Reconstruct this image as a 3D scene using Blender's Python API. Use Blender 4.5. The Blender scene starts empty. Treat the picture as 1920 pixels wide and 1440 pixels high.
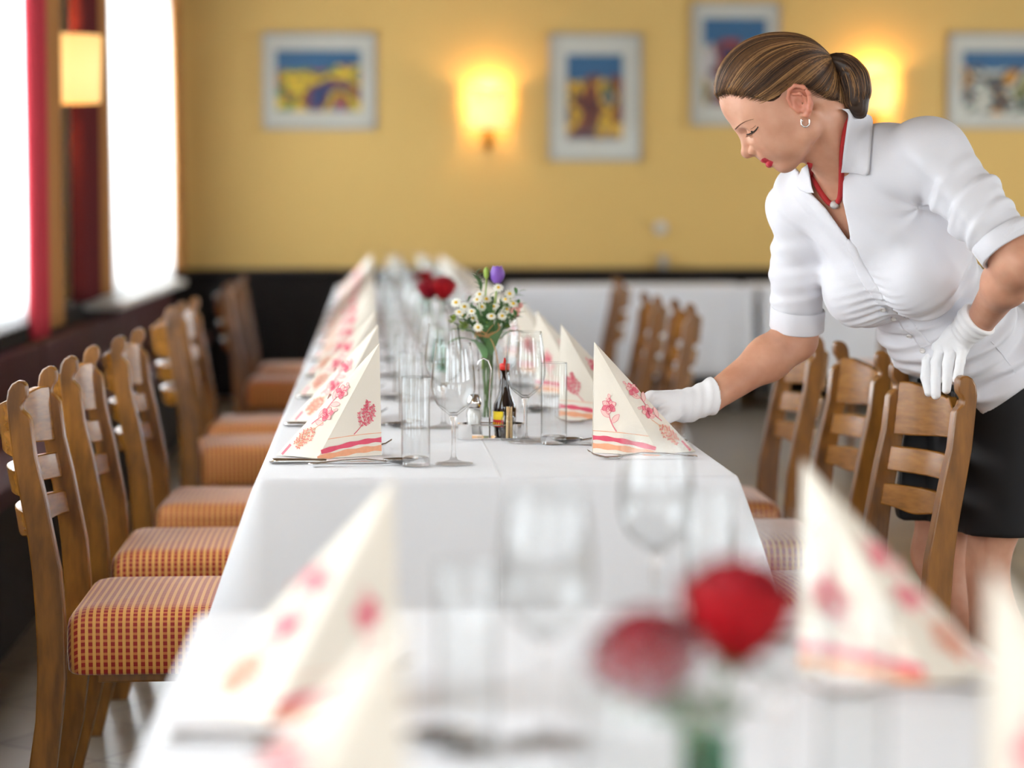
import bpy, bmesh, math, random
import numpy as np
from mathutils import Vector, Matrix
S = bpy.context.scene
C = S.collection
PI = math.pi

# ------------------------------------------------------------------ camera
EYE = 1.188            # table top is at .75, the tables run along +Y
FPX = 4200.0
PITCH = math.atan(320 / FPX)
YAW = math.atan(270 / FPX * math.cos(PITCH))
cam_d = bpy.data.cameras.new('camera')
cam = bpy.data.objects.new('camera', cam_d)
C.objects.link(cam)
cam.location = (0, 0, EYE)
cam.rotation_euler = (PI / 2 - PITCH, 0, -YAW)
cam_d.sensor_width = 36
cam_d.lens = 36 * FPX / 1920
cam_d.clip_start = .05
cam_d.dof.use_dof = True
cam_d.dof.focus_distance = 4.08
cam_d.dof.aperture_fstop = 2.1
S.camera = cam
S.view_settings.view_transform = 'Standard'
S.view_settings.look = 'None'
S.view_settings.exposure = 0.42
S.view_settings.gamma = 1
S.view_settings.use_curve_mapping = False
cy = S.cycles
cy.use_denoising = True
cy.caustics_reflective = False
cy.caustics_refractive = False
cy.max_bounces = 10
cy.diffuse_bounces = 4
cy.glossy_bounces = 4
cy.transmission_bounces = 10
cy.transparent_max_bounces = 40
cy.sample_clamp_indirect = 6.0
cy.blur_glossy = 0.6

# ------------------------------------------------------------------ daylight
w = bpy.data.worlds.new('World')
S.world = w
w.use_nodes = True
bg = w.node_tree.nodes['Background']
bg.inputs[0].default_value = (.90, .95, 1.0, 1)
bg.inputs[1].default_value = 5.0

def window_light(name, loc, rot, sx, sy, power, col=(.88, .94, 1)):
    l = bpy.data.lights.new(name, 'AREA')
    l.shape = 'RECTANGLE'; l.size = sx; l.size_y = sy
    l.energy = power; l.color = col
    o = bpy.data.objects.new(name, l); C.objects.link(o)
    o.location = loc; o.rotation_euler = rot
    return o

LW = -1.30             # face of the window wall
BW = 14.5              # face of the back wall
RW = 5.6               # right wall
FW = -3.2              # wall behind the camera
CEIL = 2.95
# openings of the window wall: (y0, y1); the two last ones are seen in the photo
WINS_L = [(-2.4, -.6), (.6, 2.4), (3.5, 5.3), (6.3, 8.05), (10.55, 13.6)]
WINS_R = [(-1.5, .7), (2.0, 4.2), (6.5, 8.7), (11.0, 13.2)]
WINS_FILL = [(-.9, 1.1), (2.2, 4.4)]  # unseen windows added behind the camera to give frontal fill light
WZ0, WZ1 = .86, 2.45
PL, PR, PFILL = 72, 36, 12
for i, (a, b) in enumerate(WINS_L):
    window_light('daylight_left', (LW - .22, (a + b) / 2, (WZ0 + WZ1) / 2), (0, -PI / 2, 0), WZ1 - WZ0 - .1, b - a - .1, PL * (b - a) / 1.8 * (.5, .3, 1.1, 1, 1.2)[i])
for a, b in WINS_R:
    window_light('daylight_right', (RW + .22, (a + b) / 2, (WZ0 + WZ1) / 2), (0, PI / 2, 0), WZ1 - WZ0 - .1, b - a - .1, PR * (b - a) / 2)
for a, b in WINS_FILL:
    window_light('fill_light_behind', ((a + b) / 2, FW - .22, (WZ0 + WZ1) / 2), (PI / 2, 0, 0), b - a - .1, WZ1 - WZ0 - .1, PFILL * (b - a) / 2)

# ------------------------------------------------------------------ helpers
def tag(o, label=None, cat=None, group=None, kind=None):
    if label: o['label'] = label
    if cat: o['category'] = cat
    if group: o['group'] = group
    if kind: o['kind'] = kind
    return o

def empty(name, loc=(0, 0, 0), rz=0, label=None, cat=None, group=None):
    o = bpy.data.objects.new(name, None); C.objects.link(o)
    o.location = loc; o.rotation_euler = (0, 0, rz); o.empty_display_size = .05
    return tag(o, label, cat, group)

def copy_tree(o, parent=None):
    c = o.copy(); C.objects.link(c); c.parent = parent
    for ch in list(o.children):
        if ch.name in C.objects: copy_tree(ch, c)
    return c

def mobj(name, V, F, mats, parent=None, smooth=False, mi=None):
    me = bpy.data.meshes.new(name)
    me.from_pydata([tuple(map(float, v)) for v in V], [], [tuple(map(int, f)) for f in F])
    for m in (mats if isinstance(mats, (list, tuple)) else [mats]): me.materials.append(m)
    if mi is not None: me.polygons.foreach_set('material_index', np.array(mi, dtype=np.int32))
    if smooth: me.polygons.foreach_set('use_smooth', np.ones(len(me.polygons), dtype=bool))
    me.update()
    o = bpy.data.objects.new(name, me); C.objects.link(o)
    if parent: o.parent = parent
    return o

class MB:
    """collects shapes into ONE mesh"""
    def __init__(s): s.V = []; s.F = []; s.M = []; s.mat = 0
    def add(s, V, F):
        n = len(s.V); s.V += [tuple(v) for v in V]
        s.F += [tuple(i + n for i in f) for f in F]; s.M += [s.mat] * len(F); return s
    def box(s, x0, x1, y0, y1, z0, z1, bev=0.0, seg=2):
        if bev > 0:
            bm = bmesh.new(); bmesh.ops.create_cube(bm, size=1)
            for v in bm.verts:
                v.co = Vector(((x0 + x1) / 2 + v.co.x * (x1 - x0), (y0 + y1) / 2 + v.co.y * (y1 - y0), (z0 + z1) / 2 + v.co.z * (z1 - z0)))
            bmesh.ops.bevel(bm, geom=bm.edges[:], offset=bev, segments=seg, profile=.5, affect='EDGES')
            bm.verts.index_update()
            s.add([v.co[:] for v in bm.verts], [[v.index for v in f.verts] for f in bm.faces]); bm.free()
            return s
        V = [(x, y, z) for z in (z0, z1) for y in (y0, y1) for x in (x0, x1)]
        return s.add(V, [(0, 2, 3, 1), (4, 5, 7, 6), (0, 1, 5, 4), (2, 6, 7, 3), (0, 4, 6, 2), (1, 3, 7, 5)])
    def lathe(s, prof, n=32, c=(0, 0, 0), sx=1, sy=1):
        V = []; F = []
        for r, z in prof:
            for k in range(n):
                a = 2 * PI * k / n; V.append((c[0] + r * math.cos(a) * sx, c[1] + r * math.sin(a) * sy, c[2] + z))
        for i in range(len(prof) - 1):
            for k in range(n):
                k2 = (k + 1) % n; F.append((i * n + k, i * n + k2, (i + 1) * n + k2, (i + 1) * n + k))
        return s.add(V, F)
    def tube(s, pts, r, n=8, caps=True, flat=1.0):
        P = [Vector(p) for p in pts]; V = []; F = []
        rr = r if isinstance(r, (list, tuple)) else [r] * len(P)
        T = [(P[min(i + 1, len(P) - 1)] - P[max(i - 1, 0)]).normalized() for i in range(len(P))]
        up = Vector((0, 0, 1)) if abs(T[0].z) < .9 else Vector((1, 0, 0))
        N = (up - T[0] * up.dot(T[0])).normalized()
        for i, p in enumerate(P):
            N = (N - T[i] * N.dot(T[i])).normalized(); B = T[i].cross(N)
            for k in range(n):
                a = 2 * PI * k / n; V.append(p + N * (rr[i] * math.cos(a) * flat) + B * (rr[i] * math.sin(a)))
        for i in range(len(P) - 1):
            for k in range(n):
                k2 = (k + 1) % n; F.append((i * n + k, i * n + k2, (i + 1) * n + k2, (i + 1) * n + k))
        if caps: F.append(tuple(range(n - 1, -1, -1))); F.append(tuple((len(P) - 1) * n + k for k in range(n)))
        return s.add(V, F)
    def ball(s, c, r, nu=14, nv=9):
        r = r if isinstance(r, (list, tuple)) else (r, r, r); V = []; F = []
        for j in range(nv + 1):
            t = PI * j / nv
            for i in range(nu):
                a = 2 * PI * i / nu
                V.append((c[0] + r[0] * math.sin(t) * math.cos(a), c[1] + r[1] * math.sin(t) * math.sin(a), c[2] + r[2] * math.cos(t)))
        for j in range(nv):
            for i in range(nu):
                i2 = (i + 1) % nu; F.append((j * nu + i, (j + 1) * nu + i, (j + 1) * nu + i2, j * nu + i2))
        return s.add(V, F)
    def prism(s, poly, t0, t1, fn):
        """poly in 2D, extruded from t0 to t1; fn(u, v, t) -> xyz"""
        n = len(poly)
        V = [fn(u, v, t0) for u, v in poly] + [fn(u, v, t1) for u, v in poly]
        F = [tuple(range(n))[::-1], tuple(range(n, 2 * n))] + [(i, (i + 1) % n, n + (i + 1) % n, n + i) for i in range(n)]
        return s.add(V, F)
    def build(s, name, mats, parent=None, smooth=False, bevel=0, fix=False):
        o = mobj(name, s.V, s.F, mats, parent, smooth, s.M)
        if fix or bevel:
            bm = bmesh.new(); bm.from_mesh(o.data)
            bmesh.ops.recalc_face_normals(bm, faces=bm.faces[:]); bm.to_mesh(o.data); bm.free()
        if bevel:
            m = o.modifiers.new('b', 'BEVEL'); m.width = bevel; m.segments = 2; m.limit_method = 'ANGLE'; m.angle_limit = .6
            o.data.polygons.foreach_set('use_smooth', np.ones(len(o.data.polygons), dtype=bool))
            try: o.data.set_sharp_from_angle(angle=.7)
            except Exception: pass
        return o

def smooth_path(pts, n=6):
    """Catmull-Rom through pts"""
    P = [np.array(p, float) for p in pts]; P = [2 * P[0] - P[1]] + P + [2 * P[-1] - P[-2]]; out = []
    for i in range(1, len(P) - 2):
        for k in range(n):
            t = k / n; a, b, c, d = P[i - 1:i + 3]
            out.append(.5 * (2 * b + (c - a) * t + (2 * a - 5 * b + 4 * c - d) * t * t + (3 * b - a - 3 * c + d) * t ** 3))
    out.append(P[-2]); return out

# rays of the photograph's camera, used to take measurements for the figure
CAMR = np.array(cam.rotation_euler.to_matrix())
def ray(px, py):
    d = CAMR @ np.array([(px - 960) / FPX, (720 - py) / FPX, -1.0]); return d / d[1]
def at(px, py, Y):
    return np.array([0, 0, EYE]) + ray(px, py) * Y
def project(P):
    q = (P - np.array([0, 0, EYE])) @ CAMR
    return 960 + q[..., 0] / -q[..., 2] * FPX, 720 - q[..., 1] / -q[..., 2] * FPX

# ------------------------------------------------------------------ materials
def newmat(name):
    m = bpy.data.materials.new(name); m.use_nodes = True
    nt = m.node_tree; b = nt.nodes['Principled BSDF']
    return m, nt, b
def col4(c): return (c[0], c[1], c[2], 1)
def srgb(r, g, b):
    f = lambda v: (v / 255 / 12.92) if v / 255 <= .04045 else ((v / 255 + .055) / 1.055) ** 2.4
    return (f(r), f(g), f(b))
def plain(name, c, rough=.5, metal=0, spec=.5, bump=0, bscale=80, coat=0, var=0, vscale=8, sss=0, sheen=0):
    m, nt, b = newmat(name)
    b.inputs['Base Color'].default_value = col4(c); b.inputs['Roughness'].default_value = rough
    b.inputs['Metallic'].default_value = metal; b.inputs['Specular IOR Level'].default_value = spec
    b.inputs['Coat Weight'].default_value = coat; b.inputs['Sheen Weight'].default_value = sheen
    if sss:
        b.inputs['Subsurface Weight'].default_value = sss; b.inputs['Subsurface Radius'].default_value = (1, .35, .2)
        b.inputs['Subsurface Scale'].default_value = .008
    tc = nt.nodes.new('ShaderNodeTexCoord')
    if var:
        n = nt.nodes.new('ShaderNodeTexNoise'); n.inputs['Scale'].default_value = vscale; n.inputs['Detail'].default_value = 4
        nt.links.new(tc.outputs['Object'], n.inputs['Vector'])
        mx = nt.nodes.new('ShaderNodeMix'); mx.data_type = 'RGBA'
        mx.inputs[6].default_value = col4([v * (1 - var) for v in c]); mx.inputs[7].default_value = col4([min(1, v * (1 + var)) for v in c])
        nt.links.new(n.outputs['Fac'], mx.inputs[0]); nt.links.new(mx.outputs[2], b.inputs['Base Color'])
    if bump:
        n = nt.nodes.new('ShaderNodeTexNoise'); n.inputs['Scale'].default_value = bscale; n.inputs['Detail'].default_value = 5
        nt.links.new(tc.outputs['Object'], n.inputs['Vector'])
        bp = nt.nodes.new('ShaderNodeBump'); bp.inputs['Strength'].default_value = bump; bp.inputs['Distance'].default_value = .003
        nt.links.new(n.outputs['Fac'], bp.inputs['Height']); nt.links.new(bp.outputs['Normal'], b.inputs['Normal'])
    return m

def wood(name, c1, c2, rough=.33, scale=(1, 1, 1), coat=.3):
    m, nt, b = newmat(name)
    tc = nt.nodes.new('ShaderNodeTexCoord'); mp = nt.nodes.new('ShaderNodeMapping')
    mp.inputs['Scale'].default_value = scale
    nt.links.new(tc.outputs['Object'], mp.inputs['Vector'])
    wv = nt.nodes.new('ShaderNodeTexNoise'); wv.inputs['Scale'].default_value = 7; wv.inputs['Detail'].default_value = 6; wv.inputs['Distortion'].default_value = 1.6
    fine = nt.nodes.new('ShaderNodeTexNoise'); fine.inputs['Scale'].default_value = 60; fine.inputs['Detail'].default_value = 3
    nt.links.new(mp.outputs[0], wv.inputs['Vector']); nt.links.new(mp.outputs[0], fine.inputs['Vector'])
    ad = nt.nodes.new('ShaderNodeMix'); ad.data_type = 'FLOAT'; ad.inputs[0].default_value = .4
    nt.links.new(wv.outputs['Fac'], ad.inputs[2]); nt.links.new(fine.outputs['Fac'], ad.inputs[3])
    cr = nt.nodes.new('ShaderNodeValToRGB'); cr.color_ramp.elements[0].position = .35; cr.color_ramp.elements[1].position = .66
    cr.color_ramp.elements[0].color = col4(c1); cr.color_ramp.elements[1].color = col4(c2)
    nt.links.new(ad.outputs[0], cr.inputs[0]); nt.links.new(cr.outputs[0], b.inputs['Base Color'])
    bp = nt.nodes.new('ShaderNodeBump'); bp.inputs['Strength'].default_value = .12; bp.inputs['Distance'].default_value = .002
    nt.links.new(ad.outputs[0], bp.inputs['Height']); nt.links.new(bp.outputs['Normal'], b.inputs['Normal'])
    b.inputs['Roughness'].default_value = rough; b.inputs['Coat Weight'].default_value = coat; b.inputs['Coat Roughness'].default_value = .22
    return m

def math_node(nt, op, a, b_=None, v=None):
    n = nt.nodes.new('ShaderNodeMath'); n.operation = op
    for i, x in enumerate((a, b_)):
        if x is None: continue
        if isinstance(x, (int, float)): n.inputs[i].default_value = x
        else: nt.links.new(x, n.inputs[i])
    return n.outputs[0]

def plaid(name):
    """woven seat cover: ochre lattice with rows of small dark red squares"""
    m, nt, b = newmat(name)
    tc = nt.nodes.new('ShaderNodeTexCoord'); sp = nt.nodes.new('ShaderNodeSeparateXYZ')
    nt.links.new(tc.outputs['Object'], sp.inputs[0])
    u = math_node(nt, 'FRACT', math_node(nt, 'DIVIDE', math_node(nt, 'ADD', sp.outputs[0], 5.003), .0133))
    v = math_node(nt, 'FRACT', math_node(nt, 'DIVIDE', math_node(nt, 'ADD', math_node(nt, 'ADD', sp.outputs[1], sp.outputs[2]), 5), .0122))
    su = math_node(nt, 'MULTIPLY', math_node(nt, 'GREATER_THAN', u, .24), math_node(nt, 'LESS_THAN', u, .80))
    sv = math_node(nt, 'MULTIPLY', math_node(nt, 'GREATER_THAN', v, .25), math_node(nt, 'LESS_THAN', v, .85))
    sq = math_node(nt, 'MULTIPLY', su, sv)
    mx0 = nt.nodes.new('ShaderNodeMix'); mx0.data_type = 'RGBA'
    mx0.inputs[6].default_value = col4(srgb(226, 168, 88)); mx0.inputs[7].default_value = col4(srgb(205, 118, 62))
    nt.links.new(su, mx0.inputs[0])
    mx = nt.nodes.new('ShaderNodeMix'); mx.data_type = 'RGBA'
    nt.links.new(mx0.outputs[2], mx.inputs[6]); mx.inputs[7].default_value = col4(srgb(158, 26, 18))
    nt.links.new(sq, mx.inputs[0]); nt.links.new(mx.outputs[2], b.inputs['Base Color'])
    n = nt.nodes.new('ShaderNodeTexNoise'); n.inputs['Scale'].default_value = 900
    nt.links.new(tc.outputs['Object'], n.inputs['Vector'])
    bp = nt.nodes.new('ShaderNodeBump'); bp.inputs['Strength'].default_value = .3; bp.inputs['Distance'].default_value = .001
    nt.links.new(n.outputs['Fac'], bp.inputs['Height']); nt.links.new(bp.outputs['Normal'], b.inputs['Normal'])
    b.inputs['Roughness'].default_value = .6; b.inputs['Sheen Weight'].default_value = .5; b.inputs['Sheen Roughness'].default_value = .4
    return m

def emis(name, c, e, base=(.8, .8, .8)):
    m, nt, b = newmat(name)
    b.inputs['Base Color'].default_value = col4(base)
    b.inputs['Emission Color'].default_value = col4(c); b.inputs['Emission Strength'].default_value = e
    b.inputs['Roughness'].default_value = .7
    return m

def thin_glass(name, base=.035, tint=(.985, .99, .99), edge=(.36, .37, .36)):
    """thin-walled clear glass: see-through face on, darker and mirror-like at its edges"""
    m, nt, b = newmat(name); nt.nodes.remove(b)
    out = nt.nodes['Material Output']
    lw = nt.nodes.new('ShaderNodeLayerWeight'); lw.inputs['Blend'].default_value = .5
    p = math_node(nt, 'POWER', lw.outputs['Facing'], 5.5)
    mc = nt.nodes.new('ShaderNodeMix'); mc.data_type = 'RGBA'; mc.inputs[6].default_value = col4(tint); mc.inputs[7].default_value = col4(edge)
    nt.links.new(p, mc.inputs[0])
    tr = nt.nodes.new('ShaderNodeBsdfTransparent'); nt.links.new(mc.outputs[2], tr.inputs[0])
    gl = nt.nodes.new('ShaderNodeBsdfGlossy'); gl.inputs['Roughness'].default_value = .015
    mx = nt.nodes.new('ShaderNodeMixShader')
    fr = math_node(nt, 'ADD', base, math_node(nt, 'MULTIPLY', math_node(nt, 'POWER', lw.outputs['Facing'], 5.0), .7))
    nt.links.new(fr, mx.inputs[0]); nt.links.new(tr.outputs[0], mx.inputs[1]); nt.links.new(gl.outputs[0], mx.inputs[2])
    nt.links.new(mx.outputs[0], out.inputs['Surface'])
    return m

def solid_glass(name, c=(1, 1, 1), ior=1.45, clear=.6):
    m, nt, b = newmat(name); nt.nodes.remove(b)
    out = nt.nodes['Material Output']
    g = nt.nodes.new('ShaderNodeBsdfGlass'); g.inputs['IOR'].default_value = ior; g.inputs['Color'].default_value = col4(c); g.inputs['Roughness'].default_value = .0
    tr = nt.nodes.new('ShaderNodeBsdfTransparent'); tr.inputs[0].default_value = col4(c)
    mx = nt.nodes.new('ShaderNodeMixShader'); mx.inputs[0].default_value = clear
    nt.links.new(g.outputs[0], mx.inputs[1]); nt.links.new(tr.outputs[0], mx.inputs[2]); nt.links.new(mx.outputs[0], out.inputs['Surface'])
    return m

def sheer(name, c, trans=.75):
    m, nt, b = newmat(name); nt.nodes.remove(b)
    out = nt.nodes['Material Output']
    d = nt.nodes.new('ShaderNodeBsdfDiffuse'); d.inputs[0].default_value = col4(c)
    t = nt.nodes.new('ShaderNodeBsdfTranslucent'); t.inputs[0].default_value = col4(c)
    mx = nt.nodes.new('ShaderNodeMixShader'); mx.inputs[0].default_value = trans
    nt.links.new(d.outputs[0], mx.inputs[1]); nt.links.new(t.outputs[0], mx.inputs[2]); nt.links.new(mx.outputs[0], out.inputs['Surface'])
    return m

M = {}
M['wall'] = plain('ochre_wall_paint', srgb(216, 181, 110), .75, bump=.15, bscale=120, var=.03, vscale=1.5, spec=.3)
M['ceil'] = wood('ceiling_boards', srgb(96, 72, 48), srgb(122, 94, 64), .6, (.5, 3, 1), .0)
M['panel'] = wood('dark_panel_wood', srgb(15, 9, 7), srgb(26, 16, 11), .62, (3, 3, .5), 0)
M['panel'].node_tree.nodes['Principled BSDF'].inputs['Specular IOR Level'].default_value = .2
M['bench_red'] = plain('dark_red_upholstery', srgb(66, 16, 22), .75, bump=.3, bscale=300)
M['ledge'] = wood('ledge_wood', srgb(20, 12, 8), srgb(34, 21, 14), .5, (.6, .6, 3), 0)
M['oak'] = wood('stained_beech', srgb(94, 56, 15), srgb(150, 97, 34), .30, (1.2, 1.2, .25))
M['oak_slat'] = wood('stained_beech_slat', srgb(124, 78, 26), srgb(174, 118, 50), .26, (1.0, .35, 2.2))
M['seat'] = plaid('red_and_ochre_check_weave')
M['dark'] = plain('black_rubber', (.01, .01, .01), .6)
M['white_frame'] = plain('white_window_paint', (.78, .76, .72), .4)
M['steel'] = plain('polished_steel', (.62, .61, .60), .14, metal=1)
M['chrome'] = plain('chrome', (.75, .74, .73), .08, metal=1)
M['brass'] = plain('brass', srgb(190, 140, 60), .25, metal=1)
M['glass_thin'] = thin_glass('clear_glass')
M['glass_solid'] = solid_glass('heavy_clear_glass')
M['pane'] = thin_glass('window_pane', .035, (.98, .99, .99), (.9, .92, .92))
M['anti'] = thin_glass('non_reflecting_picture_glass', .004, (.98, .99, .99), (.9, .92, .92))
M['sheer'] = sheer('white_sheer_curtain', (.93, .93, .93), .7)
M['red_drape'] = plain('red_drape', srgb(188, 48, 62), .85)
M['red_drape_shaded'] = plain('red_drape_painted_shade', srgb(92, 12, 14), .9)  # red drape again, the shade of its unlit face put into the colour
M['gold_drape'] = plain('ochre_drape', srgb(176, 122, 66), .9)
M['shade'] = emis('parchment_lampshade', srgb(255, 190, 100), .85, srgb(240, 215, 170))
M['bulb'] = emis('lit_bulb', srgb(255, 205, 130), 6)
M['pf'] = plain('pale_grey_picture_frame', srgb(168, 166, 160), .35)
M['mat_white'] = plain('white_picture_mount', srgb(206, 202, 192), .8)
M['petal_red'] = plain('red_rose_petal', srgb(160, 2, 18), .6, spec=.25, var=.15, vscale=60)
M['petal_dark'] = plain('deep_red_rose_petal', srgb(138, 4, 28), .6, spec=.25)
M['leaf'] = plain('green_leaf', srgb(92, 134, 80), .45, var=.25, vscale=60)
M['leaf2'] = plain('pale_green_leaf', srgb(150, 176, 70), .5, var=.2, vscale=60)
M['stem'] = plain('green_stem', srgb(86, 122, 60), .5)
M['teal'] = solid_glass('teal_green_glass', srgb(150, 215, 195), 1.4, .5)
M['daisy'] = plain('white_petal', srgb(240, 240, 228), .6)
M['yellow'] = plain('yellow_flower_centre', srgb(232, 190, 40), .6)
M['purple'] = plain('purple_petal', srgb(128, 84, 178), .5, var=.15, vscale=80)
M['pink'] = plain('pink_petal', srgb(236, 170, 160), .5)
M['twine'] = plain('natural_raffia', srgb(196, 150, 100), .8)
M['sauce'] = plain('dark_brown_bottle', srgb(26, 10, 6), .12, coat=.5)
M['redcap'] = plain('red_plastic_cap', srgb(214, 40, 30), .35)
M['label_y'] = plain('yellow_paper', srgb(235, 205, 20), .6)
M['label_r'] = plain('red_paper', srgb(190, 20, 24), .6)
M['salt'] = plain('white_salt', (.88, .88, .87), .8, bump=.3, bscale=900)
M['pick'] = plain('toothpick_wood', srgb(222, 190, 140), .7)
M['hair_core'] = plain('brown_hair_base', srgb(50, 32, 20), .5, var=.3, vscale=30)
M['white_metal'] = plain('white_enamelled_steel', (.8, .8, .8), .35)

def cloth_mat():
    m, nt, b = newmat('white_damask')
    tc = nt.nodes.new('ShaderNodeTexCoord')
    n = nt.nodes.new('ShaderNodeTexNoise'); n.inputs['Scale'].default_value = 500
    n2 = nt.nodes.new('ShaderNodeTexNoise'); n2.inputs['Scale'].default_value = 9; n2.inputs['Detail'].default_value = 3
    nt.links.new(tc.outputs['Object'], n.inputs['Vector']); nt.links.new(tc.outputs['Object'], n2.inputs['Vector'])
    b1 = nt.nodes.new('ShaderNodeBump'); b1.inputs['Strength'].default_value = .15; b1.inputs['Distance'].default_value = .001
    sp = nt.nodes.new('ShaderNodeSeparateXYZ'); nt.links.new(tc.outputs['Object'], sp.inputs[0])
    def crease_of(v): return math_node(nt, 'MAXIMUM', 0, math_node(nt, 'SUBTRACT', 1, math_node(nt, 'DIVIDE', math_node(nt, 'ABSOLUTE', v), .0035)))
    cl = crease_of(math_node(nt, 'ADD', sp.outputs[0], math_node(nt, 'MULTIPLY', math_node(nt, 'SINE', math_node(nt, 'MULTIPLY', sp.outputs[1], 3)), .003)))
    cw = crease_of(math_node(nt, 'SUBTRACT', math_node(nt, 'WRAP', math_node(nt, 'ADD', sp.outputs[1], 4.22), 0) if False else math_node(nt, 'MULTIPLY', math_node(nt, 'FRACT', math_node(nt, 'DIVIDE', math_node(nt, 'ADD', sp.outputs[1], 24.39), .93)), .93), .465))
    b0 = nt.nodes.new('ShaderNodeBump'); b0.inputs['Strength'].default_value = .6; b0.inputs['Distance'].default_value = .0016
    nt.links.new(math_node(nt, 'MAXIMUM', cl, cw), b0.inputs['Height'])
    b2 = nt.nodes.new('ShaderNodeBump'); b2.inputs['Strength'].default_value = .35; b2.inputs['Distance'].default_value = .01
    nt.links.new(n.outputs['Fac'], b1.inputs['Height']); nt.links.new(n2.outputs['Fac'], b2.inputs['Height'])
    nt.links.new(b0.outputs['Normal'], b2.inputs['Normal']); nt.links.new(b2.outputs['Normal'], b1.inputs['Normal']); nt.links.new(b1.outputs['Normal'], b.inputs['Normal'])
    b.inputs['Base Color'].default_value = (.83, .84, .88, 1); b.inputs['Roughness'].default_value = .7; b.inputs['Sheen Weight'].default_value = .25
    return m
M['cloth'] = cloth_mat()

def napkin_mat():
    m, nt, b = newmat('cream_paper_napkin')
    b.inputs['Base Color'].default_value = col4(srgb(238, 230, 216)); b.inputs['Roughness'].default_value = .85
    b.inputs['Specular IOR Level'].default_value = .2
    tc = nt.nodes.new('ShaderNodeTexCoord'); n = nt.nodes.new('ShaderNodeTexNoise'); n.inputs['Scale'].default_value = 350; n.inputs['Detail'].default_value = 6
    nt.links.new(tc.outputs['Object'], n.inputs['Vector'])
    b1 = nt.nodes.new('ShaderNodeBump'); b1.inputs['Strength'].default_value = .25; b1.inputs['Distance'].default_value = .001
    nt.links.new(n.outputs['Fac'], b1.inputs['Height']); nt.links.new(b1.outputs['Normal'], b.inputs['Normal'])
    return m
M['napkin'] = napkin_mat()
M['ink_pink'] = plain('pink_napkin_print', srgb(236, 132, 146), .8, var=.12, vscale=150)
M['ink_light'] = plain('light_pink_napkin_print', srgb(246, 204, 196), .8)
M['ink_red'] = plain('crimson_napkin_print', srgb(224, 88, 112), .8, var=.1, vscale=150)
M['ink_orange'] = plain('orange_napkin_print', srgb(240, 172, 134), .8, var=.12, vscale=150)

def tiles():
    m, nt, b = newmat('grey_floor_tiles')
    tc = nt.nodes.new('ShaderNodeTexCoord'); mp = nt.nodes.new('ShaderNodeMapping'); mp.inputs['Rotation'].default_value = (0, 0, .62)
    br = nt.nodes.new('ShaderNodeTexBrick'); br.offset = 0; br.inputs['Scale'].default_value = 1.0
    br.inputs['Brick Width'].default_value = .3; br.inputs['Row Height'].default_value = .3; br.inputs['Mortar Size'].default_value = .004
    br.inputs['Color1'].default_value = col4(srgb(128, 118, 104)); br.inputs['Color2'].default_value = col4(srgb(146, 136, 120)); br.inputs['Mortar'].default_value = col4(srgb(86, 78, 68))
    nt.links.new(tc.outputs['Object'], mp.inputs[0]); nt.links.new(mp.outputs[0], br.inputs['Vector'])
    n = nt.nodes.new('ShaderNodeTexNoise'); n.inputs['Scale'].default_value = 5; n.inputs['Detail'].default_value = 6
    nt.links.new(tc.outputs['Object'], n.inputs['Vector'])
    mx = nt.nodes.new('ShaderNodeMix'); mx.data_type = 'RGBA'; mx.blend_type = 'MULTIPLY'; mx.inputs[0].default_value = .6
    nt.links.new(br.outputs['Color'], mx.inputs[6]); 
    cr = nt.nodes.new('ShaderNodeValToRGB'); cr.color_ramp.elements[0].color = (.55, .55, .55, 1); nt.links.new(n.outputs['Fac'], cr.inputs[0]); nt.links.new(cr.outputs[0], mx.inputs[7])
    nt.links.new(mx.outputs[2], b.inputs['Base Color']); b.inputs['Roughness'].default_value = .28
    return m
M['floor'] = tiles()

# ------------------------------------------------------------------ the room
def wall_with_openings(name, axis, face, thick, a0, a1, z0, z1, opens, mat):
    """axis 'x': wall plane at x=face..face+thick running along y; 'y' the other way round"""
    mb = MB()
    def bx(a, b, c, d):
        lo, hi = sorted((face, face + thick))
        if axis == 'x': mb.box(lo, hi, a, b, c, d)
        else: mb.box(a, b, lo, hi, c, d)
    cur = a0
    for o0, o1 in opens:
        bx(cur, o0, z0, z1); bx(o0, o1, z0, WZ0); bx(o0, o1, WZ1, z1); cur = o1
    bx(cur, a1, z0, z1)
    return tag(mb.build(name, mat), kind='structure')

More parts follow.
